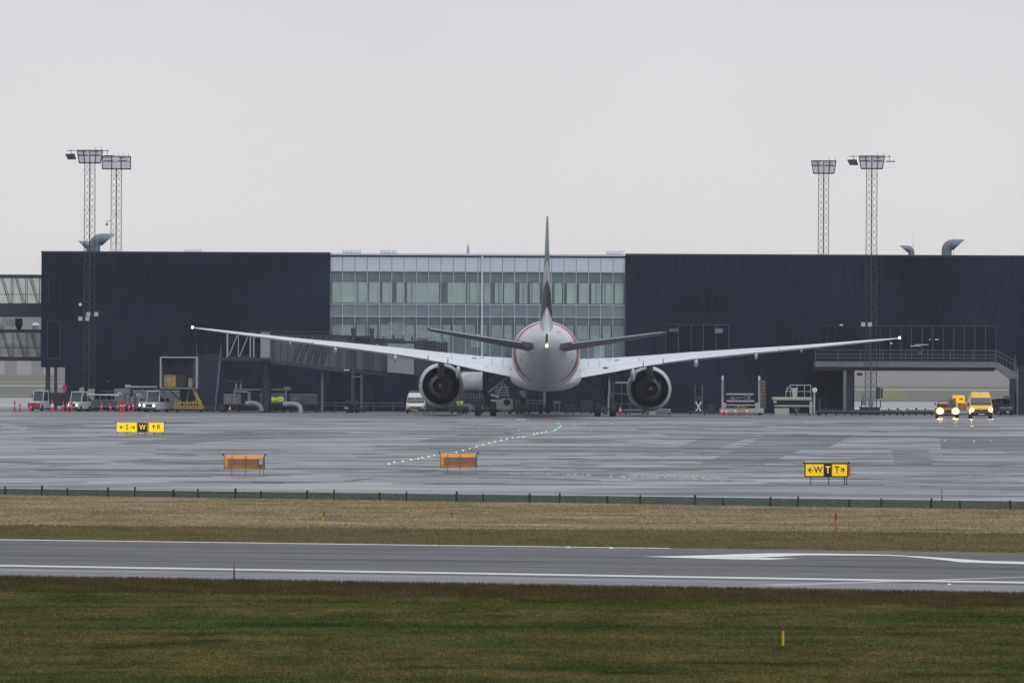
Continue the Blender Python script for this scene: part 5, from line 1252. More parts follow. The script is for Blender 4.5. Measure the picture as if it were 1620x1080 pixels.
def tug(label, px, Y, W_=1.9, Ht=1.75, paint='offwhite', lit=True, lamp='lampw', lr=.09, name='baggage_tug', ln=3.0, side=1, cabw=None, hood=.95, rz=0):
    t = thing(name, label, 'tug', place(px,Y), rz=rz, group='airport tugs'); w2 = W_/2
    MB().bbox(-w2*.55,w2*.55,-.012,.05,.50,.72,.01).build('grille', M['black'], t)
    MB().bbox(-w2*.97,w2*.97,.12,ln*.98,.20,.40,.02).build('skirt', M['dsteel'], t)
    for sx in (-1,1):
        b = MB(); b.bbox(sx*w2*1.0,sx*w2*1.0+sx*.12,.85,.95,Ht*.66,Ht*.80,.02); b.bar((sx*w2*.85,.9,Ht*.7),(sx*w2*1.02,.9,Ht*.72),.02); b.build('mirror', M['black'], t)
    b = MB(); b.lathe([(.06,0),(.06,.09),(.03,.12),(.001,.125)],10,'z',((cabw or 0)*.6,1.5,Ht+.05)); b.build('beacon', M['orange'], t)
    b = MB(); b.bbox(-w2*.8,w2*.8,ln*.76,ln*.97,hood,hood+.35,.03); b.bar((-w2*.7,ln*.74,hood),(-w2*.7,ln*.74,Ht*.9),.03); b.bar((w2*.7,ln*.74,hood),(w2*.7,ln*.74,Ht*.9),.03); b.bar((-w2*.7,ln*.74,Ht*.9),(w2*.7,ln*.74,Ht*.9),.03); b.build('rear_rack', M['dsteel'], t)
    hull([(0,[(w2*.9,.28),(w2,.36),(w2,.75),(w2*.9,.82)]),(.1,[(w2*.92,.22),(w2,.30),(w2,.82),(w2*.92,.90)]),(1.0,[(w2*.92,.22),(w2,.30),(w2,.86),(w2*.92,hood)]),(ln,[(w2*.92,.22),(w2,.30),(w2,.86),(w2*.92,hood)])]).build('body', M[paint], t)
    MB().bbox(-w2*1.02,w2*1.02,-.14,-.003,.25,.42,.03).build('bumper', M['dsteel'], t)
    cw = w2*(cabw or .9)
    b = MB()
    for sx in (-1,1):
        b.tube([(sx*cw,.75,hood),(sx*cw*.95,1.0,Ht)],.045,6); b.tube([(sx*cw,2.1,hood),(sx*cw*.95,2.0,Ht)],.045,6)
    b.bbox(-cw*1.02,cw*1.02,.9,2.15,Ht-.05,Ht+.05,.02); cb_ = b.build('cab', M[paint], t)
    b = MB(); b.loft([[(-cw+.05,.76,hood),(cw-.05,.76,hood),(cw-.05,.78,hood),(-cw+.05,.78,hood)],[(-cw*.93+.05,.99,Ht-.06),(cw*.93-.05,.99,Ht-.06),(cw*.93-.05,1.01,Ht-.06),(-cw*.93+.05,1.01,Ht-.06)]]); b.build('windscreen', M['cab'], cb_)
    b = MB(); b.bbox(-.25,.25,1.5,1.65,hood,Ht-.35,.03); b.bbox(-.25,.25,1.2,1.62,hood-.02,hood+.12,.03); b.build('seat', M['black'], t)
    for sx in (-1,1):
        b = MB(); b.lathe([(.001,-.03),(lr,-.03),(lr*1.15,.03)],12,'y',(sx*w2*.66,-.03,.62)); hl = b.build('headlight', M[lamp] if lit else M['plate'], t)
        if lamp == 'lampo': MB().lathe([(lr*1.16,-.03),(lr*1.85,-.01),(lr*1.9,.06),(lr*1.16,.06)],18,'y',(sx*w2*.66,-.03,.62)).build('halo_ring', M['lampring'], hl)  # amber halo painted as an added glowing ring
    wheels(t,.30,w2*.86,(.55,ln-.6),.2)
    return t
tug('white airport tug with pale cab towing the long grey dolly',115,1131,1.30,1.85,lit=True,rz=R(-24),lr=.07)
tug('second white airport tug with two lit lamps in front of the grey containers',236,1129,1.50,1.95,lit=True,rz=R(-26),lr=.08)
tug('small white tug half hidden on the left of the second white tug',227,1134,1.0,1.3,lit=True,lr=.06)
t = tug('red and white truck parked far left beside the slim building columns',55,1136,1.15,1.9,'offwhite',True,'lampw',.05,'service_truck',3.4,rz=R(-22))
MB().bbox(-.64,.64,-.18,-.145,.35,.78,.01).build('front_panel', M['drored'], t)
b = MB(); b.bbox(.0,1.7,2.2,4.2,.5,1.75,.03); b.build('load', M['dsteel'], t)
M['tractor'] = mat('tractor_paint', (0.34,0.17,0.12), 0.5, var=0.3, scale=3)
M['lampo'] = mat('lit_amber_headlight', (0.9,0.7,0.4), 0.3, emit=(1.0,0.74,0.34), es=55)
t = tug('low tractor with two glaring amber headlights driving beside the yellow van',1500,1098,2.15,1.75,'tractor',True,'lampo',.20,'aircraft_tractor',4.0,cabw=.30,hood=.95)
for c in t.children:
    if c.name.startswith(('cab','seat')): c.location.x = .42
b = MB(); b.bbox(.13,.76,.92,2.2,1.66,1.80,.02); b.build('cab_roof', M['white'], t)
b = MB()
for k in range(5): b.bar((-.95+.28*k,1.0,.95),(-.95+.28*k,1.0,1.55),.02)
b.bar((-.95,1.0,1.5),(.2,1.0,1.5),.025); b.build('railing', M['orange'], t)

def dolly(label, px0, px1, Y, top, m='steel', name='cargo_dolly', load=None, slats=True, group=None, cat='dolly'):
    x0_, x1_ = XX(px0,Y), XX(px1,Y); c = (x0_+x1_)/2; h = (x1_-x0_)/2
    t = thing(name, label, cat, (c,Y,0), group=group)
    b = MB(); b.bbox(-h,h,0,1.8,.42,.55,.02); b.build('deck', M[m], t)
    b = MB(); n_ = max(2,int(h*2/.5))
    for k in range(n_+1): x = -h+.04+(2*h-.08)*k/n_; b.bar((x,.02,.55),(x,.02,top),.025); b.bar((x,1.78,.55),(x,1.78,top),.025)
    b.bar((-h,.02,top),(h,.02,top),.035); b.bar((-h,1.78,top),(h,1.78,top),.035); b.build('cage', M[m], t)
    for y in (.3,1.5):
        for x in (-h*.8,-h*.3,h*.3,h*.8) if h > 1.6 else (-h*.7,h*.7):
            bb_ = MB(); wheel(bb_,(x,y,.2),.2,.12,12); bb_.build('wheel', M['rubber'], t)
    if load:
        b = MB(); b.bbox(-h+.1,h-.1,.15,1.65,.56,load,.05); b.build('load', M['grey'], t)
    return t
dolly('long grey cage dolly with white edge strips behind the first white tug',130,196,1133,1.55,'steel',load=1.1)
b = dolly('short cage dolly stacked with grey cases left of the second tug',197,214,1131,1.7,'dsteel',load=1.4)
def tarp(name,label,px0,px1,pyt,Y,cat,m='white'):
    x0_,x1_ = XX(px0,Y),XX(px1,Y); z = ZZ((px0+px1)/2,pyt,Y); c=(x0_+x1_)/2; h=(x1_-x0_)/2
    t = thing(name,label,cat,(c,Y,z)); MB().loft([[(-h,-.1,.0),(-h,.6,.0),(-h,.6,.06),(-h,-.1,.06)],[(-h*.2,-.1,-.02),(-h*.2,.6,-.02),(-h*.2,.6,.12),(-h*.2,-.1,.12)],[(h,-.1,-.08),(h,.6,-.08),(h,.6,.02),(h,-.1,.02)]]).build('sheet',M[m],t)
tag(MB().loft([[(XX(138,1132),1132.2,1.56),(XX(138,1132),1133,1.56),(XX(138,1132),1133,1.70),(XX(138,1132),1132.2,1.70)],[(XX(155,1132),1132.2,1.56),(XX(155,1132),1133,1.56),(XX(155,1132),1133,1.64),(XX(155,1132),1132.2,1.64)],[(XX(188,1132),1132.2,1.5),(XX(188,1132),1133,1.5),(XX(188,1132),1133,1.66),(XX(188,1132),1132.2,1.66)]]).build('roof_sheet', M['white']), 'thin white sheet lying along the top of the long grey dolly', 'sheet')
def crate(name, label, px0, px1, pyt, Y, dep, m, cat='container', z0=.35, ribs=6, feet=True, hose=False, grp=None):
    x0_, x1_ = XX(px0,Y), XX(px1,Y); c = (x0_+x1_)/2; h = (x1_-x0_)/2; zt = ZZ((px0+px1)/2,pyt,Y)
    t = thing(name, label, cat, (c,Y,0), group=grp)
    MB().bbox(-h,h,0,dep,z0,zt,.04).build('body', M[m], t)
    b = MB()
    for k in range(ribs+1): x = -h+.05+(2*h-.1)*k/ribs; b.box(x-.02,x+.02,-.03,-.002,z0+.05,zt-.05)
    drk = m in ('dsteel','tunneld'); b.box(-h+.05,h-.05,-.035,-.031,zt-.12,zt-.06); b.build('rib', M['dsteel' if drk else 'steel'], t)
    if not drk: MB().box(-h+.3,-h+.3+min(.6,h*.5),-.04,-.031,zt-.6,zt-.25).build('panel', M['lgrey'], t)
    if feet:
        for x in (-h+.15,h-.15):
            MB().box(x-.08,x+.08,.1,dep-.1,0.009,z0-.003).build('foot', M['dsteel'], t)
    return t
crate('power_container','long grey container behind the second white tug, under the white pipe',210,284,617.5,1137,2.2,'steel',ribs=9,z0=.25)
crate('ventilation_unit','light grey ventilation unit with a curved hose on its right side',354,381,623.5,1135,2.2,'pipegrey','ventilation unit',z0=.75)
crate('ventilation_unit','long grey ventilation unit behind the two workers',412,452,622.5,1137,2.2,'steel','ventilation unit',z0=.75)
crate('ventilation_unit','long grey ventilation unit with cut corner right of the two workers',458,502,623.5,1136,2.2,'steel','ventilation unit',z0=.75)
crate('equipment_case','small pale equipment case on the long dolly left of the notice board lamp',126,133,613,1136,1,'lgrey','case',z0=1.2,ribs=2,feet=True)
crate('equipment_case','cream equipment case behind the long grey dolly',139,150,615.5,1136,1,'cream','case',z0=1.0,ribs=3)
crate('grey_container','tall grey container with pale door left of the grey container pair',181,206,615,1138,2.0,'steel',ribs=3,z0=.25)
crate('grey_container','dull grey container behind the first white tug, under the magenta board',98,107,626,1139,1.5,'grey',ribs=2,z0=.2)
crate('tool_chest','dark tool chest between the long dolly and the red posts',150,163,636,1139,1.0,'dsteel','chest',z0=.2,ribs=2)
crate('tool_chest','dark tool chest at the left end of the low platform under the ventilation units',348,356,640,1132,.8,'dsteel','chest',z0=.1,ribs=2)
crate('battery_box','low dark battery box beneath the outdoor stairs',324,340,643,1136.5,1.0,'dsteel','box',z0=.1,ribs=2)
crate('dark_cart','dark cart standing under the boarding bridge beside its wheels',566,578,641,1133,1.2,'dsteel','cart',z0=.25,ribs=2)
crate('dark_cart','dark cart standing between the small white van and the left engine',674,690,640,1128,1.2,'dsteel','cart',z0=.25,ribs=2)
crate('dark_cart','dark cart right of the nose wheels beneath the belly',893,910,640,1131,1.2,'dsteel','cart',z0=.25,ribs=3)
crate('dark_cart','dark cart farther right beneath the belly beside the main wheels',918,938,634,1133,1.2,'tunneld','cart',z0=.25,ribs=3)
crate('dark_cart','dark cart at the right of the scissor trolley',1121,1132,641,1130,1.2,'dsteel','cart',z0=.25,ribs=2)
# low platform with rails
t = thing('low_platform','long low grey steel platform under the ventilation units and the two workers','platform',(XX(440,1134),1134,0))
MB().box(XX(352,1134)-XX(440,1134),XX(530,1134)-XX(440,1134),0,3.2,.62,.74).build('deck', M['dsteel'], t)
b = MB()
for k in range(9): x = XX(353+k*22,1134)-XX(440,1134); b.box(x-.05,x+.05,.1,.2,.0,.617)
b.build('support', M['dsteel'], t)
# yellow-framed guard rails under the hall
t = thing('guard_rail','low double steel guard rail in front of the glazed hall','guard rail',(XX(620,1139),1139,0))
b = MB(); o_ = XX(620,1139)
for z in (.55,.85): b.box(XX(500,1139)-o_,XX(740,1139)-o_,0,.05,z,z+.10)
b.build('rail', M['grey'], t); b = MB()
for px in range(502,741,30): b.bar((XX(px,1139)-o_,.1,0),(XX(px,1139)-o_,.1,.95),.05)
b.build('post', M['grey'], t)
t = thing('guard_rail','short steel guard rail under the airliner belly','guard rail',(XX(845,1130),1130,0)); o_ = XX(845,1130)
b = MB()
for z in (.95,1.2): b.box(XX(815,1130)-o_,XX(862,1130)-o_,0,.05,z,z+.10)
b.box(XX(876,1130)-o_,XX(887,1130)-o_,0,.05,.98,1.2); b.build('rail', M['steel'], t); b = MB()
for px in (817,830,845,860,878,885): b.bar((XX(px,1130)-o_,.1,0),(XX(px,1130)-o_,.1,1.1),.04)
b.build('post', M['steel'], t)
# pipes
def pipe(name,label,pts,r,Y,m,cat='pipe',n=10):
    p = [(XX(a,Y),Y+d,ZZ(a,c,Y)) for a,c,d in pts]; o_ = p[0]
    t = thing(name,label,cat,(o_[0],o_[1],0)); MB().tube([(q[0]-o_[0],q[1]-o_[1],q[2]) for q in p], r, n).build('tube', M[m], t, smooth=True); return t,o_
t,o_ = pipe('steel_pipe','white horizontal pipe above the grey container and second tug',[(199,612,0),(225,612,0),(249,612,0)],.09,1134,'lgrey')
MB().bbox(-.05,.42,-.2,.2,ZZ(202,613,1134),ZZ(202,608.5,1134),.03).build('valve_box', M['lgrey'], t)
for px in (200,226,248): MB().bar((XX(px,1134)-o_[0],.05,0),(XX(px,1134)-o_[0],.05,ZZ(px,612,1134)),.05,6).build('support', M['steel'], t)
t,o_ = pipe('steel_pipe','long grey horizontal pipe above the ventilation units',[(371,616,0),(420,616,0),(462,616,0)],.07,1134,'pipegrey')
for px in (371,453): MB().bar((XX(px,1134)-o_[0],.05,.74),(XX(px,1134)-o_[0],.05,ZZ(px,616,1134)),.07,6).build('support', M['pipegrey'], t)
for px in (374,381): b = MB(); b.tube([(XX(px,1134)-o_[0],0,ZZ(px,616,1134)),(XX(px,1134)-o_[0],0,ZZ(px,606,1134))],.08,8); b.build('riser', M['lgrey'], t)
MB().bbox(XX(450,1134)-o_[0],XX(460,1134)-o_[0],-.1,.2,ZZ(455,614.5,1134),ZZ(455,611.5,1134),.02).build('valve_box', M['pipegrey'], t)
b = MB(); b.bar((XX(360,1134)-o_[0],0,ZZ(360,603,1134)),(XX(385,1134)-o_[0],0,ZZ(385,603,1134)),.035); b.build('crossbar', M['steel'], t)
t,o_ = pipe('elbow_pipe','grey elbow pipe between the first ventilation unit and its hose',[(372,619.5,0),(392,619.5,0),(393.5,622,0),(393.5,634,0)],.07,1133,'pipegrey')
MB().bar((XX(396,1133)-o_[0],0,.8),(XX(396,1133)-o_[0],0,ZZ(396,619,1133)),.05,6).build('support', M['pipegrey'], t)
pipe('air_hose','fat pale hose bending down from the first ventilation unit',[(389,638,0),(400,637.6,-.1),(406,638.5,-.2),(410,641,-.3),(413,644,-.3),(414.5,650,-.3)],.24,1133,'pipegrey','hose',14)
pipe('air_hose','fat pale hose arching down beside the worker in yellow',[(448,639,0),(462,638.6,0),(470,639.5,-.1),(475,643,-.2),(476,648,-.3),(476,655,-.3)],.24,1133,'lgrey','hose',14)

# raised loading cage
Yc = 1129.0
t = thing('loading_cage','raised open-fronted grey loading box on a yellow lift beside the outdoor stairs','loader',(XX(283,Yc),Yc,0))
cx_ = lambda p: XX(p,Yc)-XX(283,Yc); cz_ = lambda y: ZZ(283,y,Yc)
b = MB(); b.box(cx_(253),cx_(255.3),0,3.6,cz_(612.5),cz_(566)); b.box(cx_(309.8),cx_(312.5),0,3.6,cz_(612.5),cz_(566)); b.box(cx_(253),cx_(312.5),.0,3.6,cz_(566)+.002,cz_(564.3)); b.build('frame', M['lgrey'], t)
MB().box(cx_(253),cx_(312.5),0,3.6,cz_(615),cz_(612.6)).build('floor', M['grey'], t)
MB().box(cx_(255.4),cx_(309.7),3.45,3.55,cz_(612.4),cz_(566.2)).build('back_wall', M['indark'], t)
b = MB(); b.bar((cx_(256.5),.2,cz_(612)),(cx_(256.5),.2,cz_(575)),.04); b.bar((cx_(307),.2,cz_(612)),(cx_(307),.2,cz_(567)),.04); b.build('door_track', M['steel'], t)
b = MB(); b.loft([[(cx_(304),.4,cz_(616)),(cx_(309),.4,cz_(616)),(cx_(309),.7,cz_(616)),(cx_(304),.7,cz_(616))],[(cx_(317),.4,cz_(643)),(cx_(322),.4,cz_(643)),(cx_(322),.7,cz_(643)),(cx_(317),.7,cz_(643))]]); b.build('lift_arm', M['dyellow'], t)
b = MB(); b.loft([[(cx_(266),.9,cz_(616)),(cx_(269),.9,cz_(616)),(cx_(269),1.1,cz_(616)),(cx_(266),1.1,cz_(616))],[(cx_(292),.9,cz_(642)),(cx_(295),.9,cz_(642)),(cx_(295),1.1,cz_(642)),(cx_(292),1.1,cz_(642))]]); b.build('lift_arm', M['tunneld'], t)
b = MB(); b.bar((cx_(299),.5,cz_(616)),(cx_(295),.5,cz_(640)),.05); b.build('hydraulic_ram', M['bare'], t)
b = MB(); b.bbox(cx_(275),cx_(322),.2,3.4,.30,.62,.03)
for px,zt in ((276,1.1),(281,.95),(285,1.15),(291,.9),(296,1.2),(300,.95),(305,1.1),(309,1.25),(314,.95),(318,1.1)): b.box(cx_(px),cx_(px+1.4),.0,.19,.28,zt)
b.box(cx_(276),cx_(318),.02,.17,.86,.96); b.build('chassis', M['dyellow'], t)
for px in (281,318):
    for y in (.6,2.9):
        bb_ = MB(); wheel(bb_,(cx_(px),y,.3),.3,.25,14); bb_.build('wheel', M['rubber'], t)
crate('yellow_crate','yellow crate standing inside the raised loading box',259,279,593,Yc+1.0,1.2,'dyellow','crate',z0=cz_(612.4),ribs=3,feet=False)
crate('dark_crate','dark crate beside the yellow one inside the raised loading box',280.5,296,592,Yc+1.2,1.2,'dsteel','crate',z0=cz_(612.4),ribs=3,feet=False)
crate('tan_seat','tan operator seat at the right inside the raised loading box',298,305,598,Yc+.5,.7,'dyellow','seat',z0=cz_(612.4),ribs=2,feet=False)

# scissor trolley
Y_ = 1122.0; t = thing('scissor_trolley','small scissor lift trolley with white cross braces right of the engine','trolley',place(1105,Y_)); q = lambda p: XX(p,Y_)-XX(1105,Y_); z_ = lambda y: ZZ(1105,y,Y_)
MB().bbox(q(1089),q(1119),0,1.4,.25,.38,.02).build('deck', M['dsteel'], t)
b = MB(); b.bar((q(1101),.2,z_(635)),(q(1109.5),.2,z_(651)),.07); b.bar((q(1110),.26,z_(635)),(q(1101.5),.26,z_(651)),.07); b.build('cross_brace', M['white'], t)
for a,c in ((1100,609),(1111.5,609)): MB().bar((q(a),.5,.38),(q(a),.5,z_(c)),.035).build('mast', M['grey'], t)
MB().bbox(q(1102),q(1110),.3,.9,z_(634),z_(627),.03).build('control_box', M['dsteel'], t)
for px in (1093,1116):
    for y in (.2,1.2): bb_ = MB(); wheel(bb_,(q(px),y,.16),.16,.1,12); bb_.build('wheel', M['rubber'], t)

# loader with tall posts
Y_ = 1123.0; t = thing('cargo_loader','cream cargo loader with two tall white-capped posts and a yellow guard','cargo loader',place(1174,Y_)); q = lambda p: XX(p,Y_)-XX(1174,Y_); z_ = lambda y: ZZ(1174,y,Y_)
b = MB(); b.bbox(q(1141),q(1209),0,6.5,.22,.62,.04); b.build('chassis', M['lgrey'], t)
for a,c in ((1143.5,593),(1201.5,593)):
    b = MB(); b.box(q(a-1.6),q(a-.2),.2,.3,.62,z_(c+9)); b.box(q(a+.3),q(a+1.6),.2,.3,.62,z_(c+9)); b.build('tall_post', M['lgrey'], t)
    MB().bbox(q(a-1.5),q(a+1.5),.12,.36,z_(c+8.8),z_(c+1.5),.04).build('post_lamp', M['white'], t)
b = MB(); b.bbox(q(1151),q(1193),.4,6.0,z_(624.5),z_(622.8),.01); b.build('bridge_platform', M['lgrey'], t)
b = MB(); b.bbox(q(1151),q(1194),.3,6.0,z_(635.5),z_(633.2),.01); b.bbox(q(1149),q(1195),.2,.45,z_(641.5),z_(639.6),.01); b.build('main_platform', M['lgrey'], t)
b = MB(); b.bar((q(1155),.7,z_(625)),(q(1190),.7,z_(633)),.08); b.bar((q(1190),.6,z_(625)),(q(1155),.6,z_(633)),.08); b.bbox(q(1157),q(1162),.5,.8,z_(632),z_(627),.02); b.bbox(q(1183),q(1188),.5,.8,z_(632),z_(627),.02); b.build('scissor_frame', M['grey'], t)
for a,c in ((1142,1149),(1195,1203)): MB().bbox(q(a),q(c),.1,.9,.63,z_(637),.03).build('side_cabinet', M['lgrey'], t)
b = MB()
for a in (1167,1177): b.box(q(a),q(a+1.4),-.05,.02,.5,z_(639.4))
for y in (643,646,649): b.box(q(1168.6),q(1176.8),-.03,.0,z_(y),z_(y-.9))
b.build('ladder', M['dyellow'], t)
b = MB()
for a in (1204.5,1207.5,1210.5): b.box(q(a),q(a+.7),.3,.36,.62,z_(600 if a<1210 else 603))
for y in (604,609,614,619,624): b.box(q(1204.6),q(1211),.24,.29,z_(y),z_(y-1))
b.build('guard', M['dyellow'], t)
MB().bbox(q(1152),q(1166),.6,1.2,.63,z_(644),.02).build('engine_housing', M['grey'], t)
for px in (1146,1204):
    for y in (1.0,5.4): bb_ = MB(); wheel(bb_,(q(px),y,.3),.3,.24,14); bb_.build('wheel', M['rubber'], t)

# second loader
Y_ = 1124.0; t = thing('cargo_loader','cream cargo loader with hand rails on its platform and a round white disc','cargo loader',place(1256,Y_)); q = lambda p: XX(p,Y_)-XX(1256,Y_); z_ = lambda y: ZZ(1256,y,Y_)
MB().bbox(q(1226),q(1249),0,1.6,z_(657),z_(645.5),.03).build('cabin', M['cream'], t)
MB().box(q(1229),q(1247),-.02,-.002,z_(654.5),z_(648)).build('cabin_panel', M['lgrey'], t)
MB().bbox(q(1223),q(1285),-.1,5.0,z_(633),z_(628.5),.04).build('platform', M['cream'], t)
MB().bbox(q(1226),q(1287),.1,4.8,z_(643.4),z_(640.4),.03).build('deck', M['lgrey'], t)
MB().bbox(q(1226),q(1287),.6,4.6,z_(640.3),z_(633.1),.02).build('frame', M['dsteel'], t)
b = MB()
for a in (1243,1251,1261.5,1273,1283): b.bar((q(a),.1,z_(628.4)),(q(a+(3 if a==1243 else 0)),.1,z_(609 if a!=1243 else 611)),.035)
b.bar((q(1250),.1,z_(609)),(q(1283),.1,z_(609)),.04); b.bar((q(1243),.1,z_(619)),(q(1283),.1,z_(619)),.03); b.bar((q(1243),.1,z_(620)),(q(1251),.1,z_(609)),.04); b.build('hand_rail', M['lgrey'], t)
MB().lathe([(.16,z_(628.4)),(.2,z_(623)),(.32,z_(614)),(.33,z_(613.4))],14,'z',(q(1257.5),.6,0),cap=True).build('hopper', M['white'], t)
b = MB(); b.tube([(q(1288.5),-.2,.2),(q(1288.5),-.2,z_(618))],.09,8); b.build('disc_pole', M['lgrey'], t)
b = MB(); b.lathe([(.001,-.04),(.24,-.04),(.24,.04),(.001,.04)],20,'y',(q(1289),-.35,z_(616.5))); b.build('disc', M['white'], t)
b = MB(); b.bbox(q(1224),q(1229),-.2,.5,z_(637.5),z_(634),.05); b.bbox(q(1281),q(1286),.0,.6,z_(655),z_(634.5),.03); b.build('corner_block', M['cream'], t)
b = MB(); b.bar((q(1257),.3,z_(641)),(q(1263),.3,z_(657)),.09); b.bar((q(1268),.3,z_(641)),(q(1261),.3,z_(650)),.06); b.build('strut', M['steel'], t)
MB().lathe([(.06,z_(609)),(.06,z_(606.5))],8,'z',(q(1282.5),.1,0),cap=True).build('beacon', M['drored'], t)
for px in (1232,1262,1282): bb_ = MB(); wheel(bb_,(q(px),2.6,.34),.34,.25,14); bb_.build('wheel', M['rubber'], t)

# low trailers in the passage mouth
for i,(p0,p1,l) in enumerate(((1289,1342,'long low dark pallet trailer between the second loader and the mast'),(1343.5,1394,'low dark pallet trailer in front of the mast foot'),(1395.5,1433,'low dark pallet trailer just right of the mast foot'),(1434.5,1479,'low dark pallet trailer left of the amber-lit tractor'))):
    Y_ = 1126; x0_,x1_ = XX(p0,Y_),XX(p1,Y_); c=(x0_+x1_)/2; h=(x1_-x0_)/2
    t = thing('pallet_trailer',l,'trailer',(c,Y_,0),group='low pallet trailers'); MB().bbox(-h,h,0,2.2,.20,.42,.02).build('deck', M['black'], t)
    b = MB()
    for k in range(int(h*2/.28)):
        x = -h+.1+k*.28; b.lathe([(.07,0),(.07,2.0)],6,'y',(x,.1,.50),cap=True)
        if k%3==i%3: b.box(x-.1,x+.12,.3,.9,.58,.66+.05*(k%2))
    b.build('roller', M['dsteel'], t); MB().bbox(-h-.02,h+.02,-.05,-.003,.34,.46,.01).build('side_rail', M['tunnel'], t)
    for x in (-h*.8,-h*.3,h*.3,h*.8): bb_ = MB(); wheel(bb_,(x,.25,.17),.17,.12,10); bb_.build('wheel', M['rubber'], t)
crate('engine_stand_unit','grey ground power unit with lettering-like grille under the right engine',1022.5,1062,646.5,1122,1.6,'steel','power unit',z0=.2,ribs=4)
b = thing('chassis_trailer','low flat grey trailer left of the ground power unit','trailer',place(1004,1123)); MB().bbox(-1.1,1.1,0,1.5,.35,.5,.02).build('deck', M['grey'], b)
for x in (-.8,.8):
    bb_ = MB(); wheel(bb_,(x,.3,.18),.18,.12,10); bb_.build('wheel', M['rubber'], b)
# tank truck behind the left engine
Y_=1128; t = thing('tank_truck','pale cylindrical tank truck standing between the left engine and main wheels','tank truck',place(748,Y_)); z_=lambda y: ZZ(748,y,Y_)
b = MB(); b.lathe([(.001,-1.15),(.8,-1.12),(.93,-.98),(.95,1.0),(.9,1.12),(.001,1.15)],26,'x',(0,0.9,z_(604))); b.build('tank', mat('tank_white',(0.45,0.46,0.48),.35,var=.2,scale=1.2), t, smooth=True)
MB().bbox(-1.1,1.1,.0,1.8,z_(640),z_(621.5),.05).build('pump_housing', M['tunneld'], t)
b = MB()
for k in range(8): b.bar((-1.0+.27*k,-.08,z_(630)),(-.95+.27*k,-.08,z_(620+(k%3)*2)),.03)
b.bar((-1.0,-.06,z_(586.5)),(1.0,-.06,z_(586.5)),.02); b.build('pipework', M['steel'], t)
b = MB(); b.bbox(-1.1,1.1,.0,2.6,.35,.8,.03); b.build('chassis', M['grey'], t)
wheels(t,.42,.85,(.5,2.2),.28)
b = MB(); Y2=1121; t = thing('step_ladder','small white step ladder left of the airliner main wheels','ladder',place(740,Y2)); z2=lambda y: ZZ(740,y,Y2)
b = MB()
for s_ in (-.3,.3): b.box(s_-.03,s_+.03,-.03,.06,0.009,z2(640))
for k in range(4): b.box(-.27,.27,-.06,.0,.18+k*.24,.24+k*.24)
b.build('rungs', M['lgrey'], t); MB().bbox(-.33,.33,.0,.5,z2(640),z2(639),.01).build('top_step', M['lgrey'], t)
# belt loader / service cart under belly
Y_=1126; t = thing('service_cart','cream service vehicle with raised lid behind the left main wheels','service vehicle',place(794,Y_)); q=lambda p: XX(p,Y_)-XX(794,Y_); z_=lambda y: ZZ(794,y,Y_)
MB().bbox(q(777),q(812),0,2.5,.45,z_(632),.05).build('body', M['cream'], t)
b = MB(); b.loft([[(q(777),0,z_(626)),(q(790),0,z_(630)),(q(790),2,z_(630)),(q(777),2,z_(626))],[(q(776),0,z_(622)),(q(789),0,z_(626)),(q(789),2,z_(626)),(q(776),2,z_(622))]]); b.build('lid', M['lgrey'], t)
MB().bbox(q(793),q(809),-.06,-.003,z_(650),z_(630),.02).build('front_panel', M['lgrey'], t); MB().lathe([(.001,-.03),(.32,-.03),(.32,.0)],16,'y',(q(802.5),-.065,z_(636))).build('dark_opening', M['black'], t)
b = MB()
for y in (612,616,620,624): b.bar((q(783),.3,z_(y+2)),(q(806),.3,z_(y)),.035)
b.bar((q(785),.3,z_(630)),(q(796),.3,z_(606)),.04); b.bar((q(806),.3,z_(631)),(q(799),.3,z_(607)),.04); b.build('rack', M['cream'], t)
MB().bbox(q(776),q(808),-.1,.4,.35,.44,.01).build('step', M['grey'], t)
wheels(t,.34,.8,(.5,2.0),.24)
crate('white_board','pale tall case with lettering-like panel right of the service vehicle',821.5,833,617.5,1130,.4,'lgrey','case',z0=ZZ(827,629,1130),ribs=1,feet=False).location.z = 0
b = thing('case_stand','dark stand carrying the pale case beside the service vehicle','stand',place(827,1130.5)); MB().box(-.33,.33,.0,.4,.009,ZZ(827,629.3,1130)).build('frame', M['dsteel'], b)
# belt conveyor diagonal
t = thing('belt_loader','dark belt loader sloping up to the belly behind the left main wheels','belt loader',place(828,1123))
q=lambda p: XX(p,1123)-XX(828,1123); z_=lambda y: ZZ(828,y,1123)
b = MB(); b.loft([[(q(803),.2,z_(603)),(q(808),.2,z_(601)),(q(808),1.0,z_(601)),(q(803),1.0,z_(603))],[(q(822),.0,z_(632)),(q(828),.0,z_(629)),(q(828),1.0,z_(629)),(q(822),1.0,z_(632))]]); b.build('conveyor', M['dsteel'], t)
MB().bbox(q(815),q(840),0,1.8,.3,.85,.05).build('chassis', M['dsteel'], t); MB().bbox(q(824),q(832),.4,1.2,.86,z_(632),.05).build('seat', M['black'], t)
wheels(t,.28,.55,(.3,1.5),.2)
t = thing('service_mast','slim white pole with hose standing right of the main wheels','pole',place(963,1124)); b = MB(); b.tube([(0,0,0),(0,0,3.2)],.09,8); b.build('pole', M['pipegrey'], t); MB().bbox(-.5,.5,0,1.0,.009,.35,.03).build('base', M['dsteel'], t)
t = thing('service_stand','dark open work stand between right main wheels and right engine','work stand',place(984,1127))
b = MB()
for x in (-.8,0,.8):
    for y in (0,1.2): b.bar((x,y,0),(x,y,3.0),.04)
for z in (1.0,1.9,2.9): b.bar((-.8,0,z),(.8,0,z),.04); b.bar((-.8,1.2,z),(.8,1.2,z),.04)
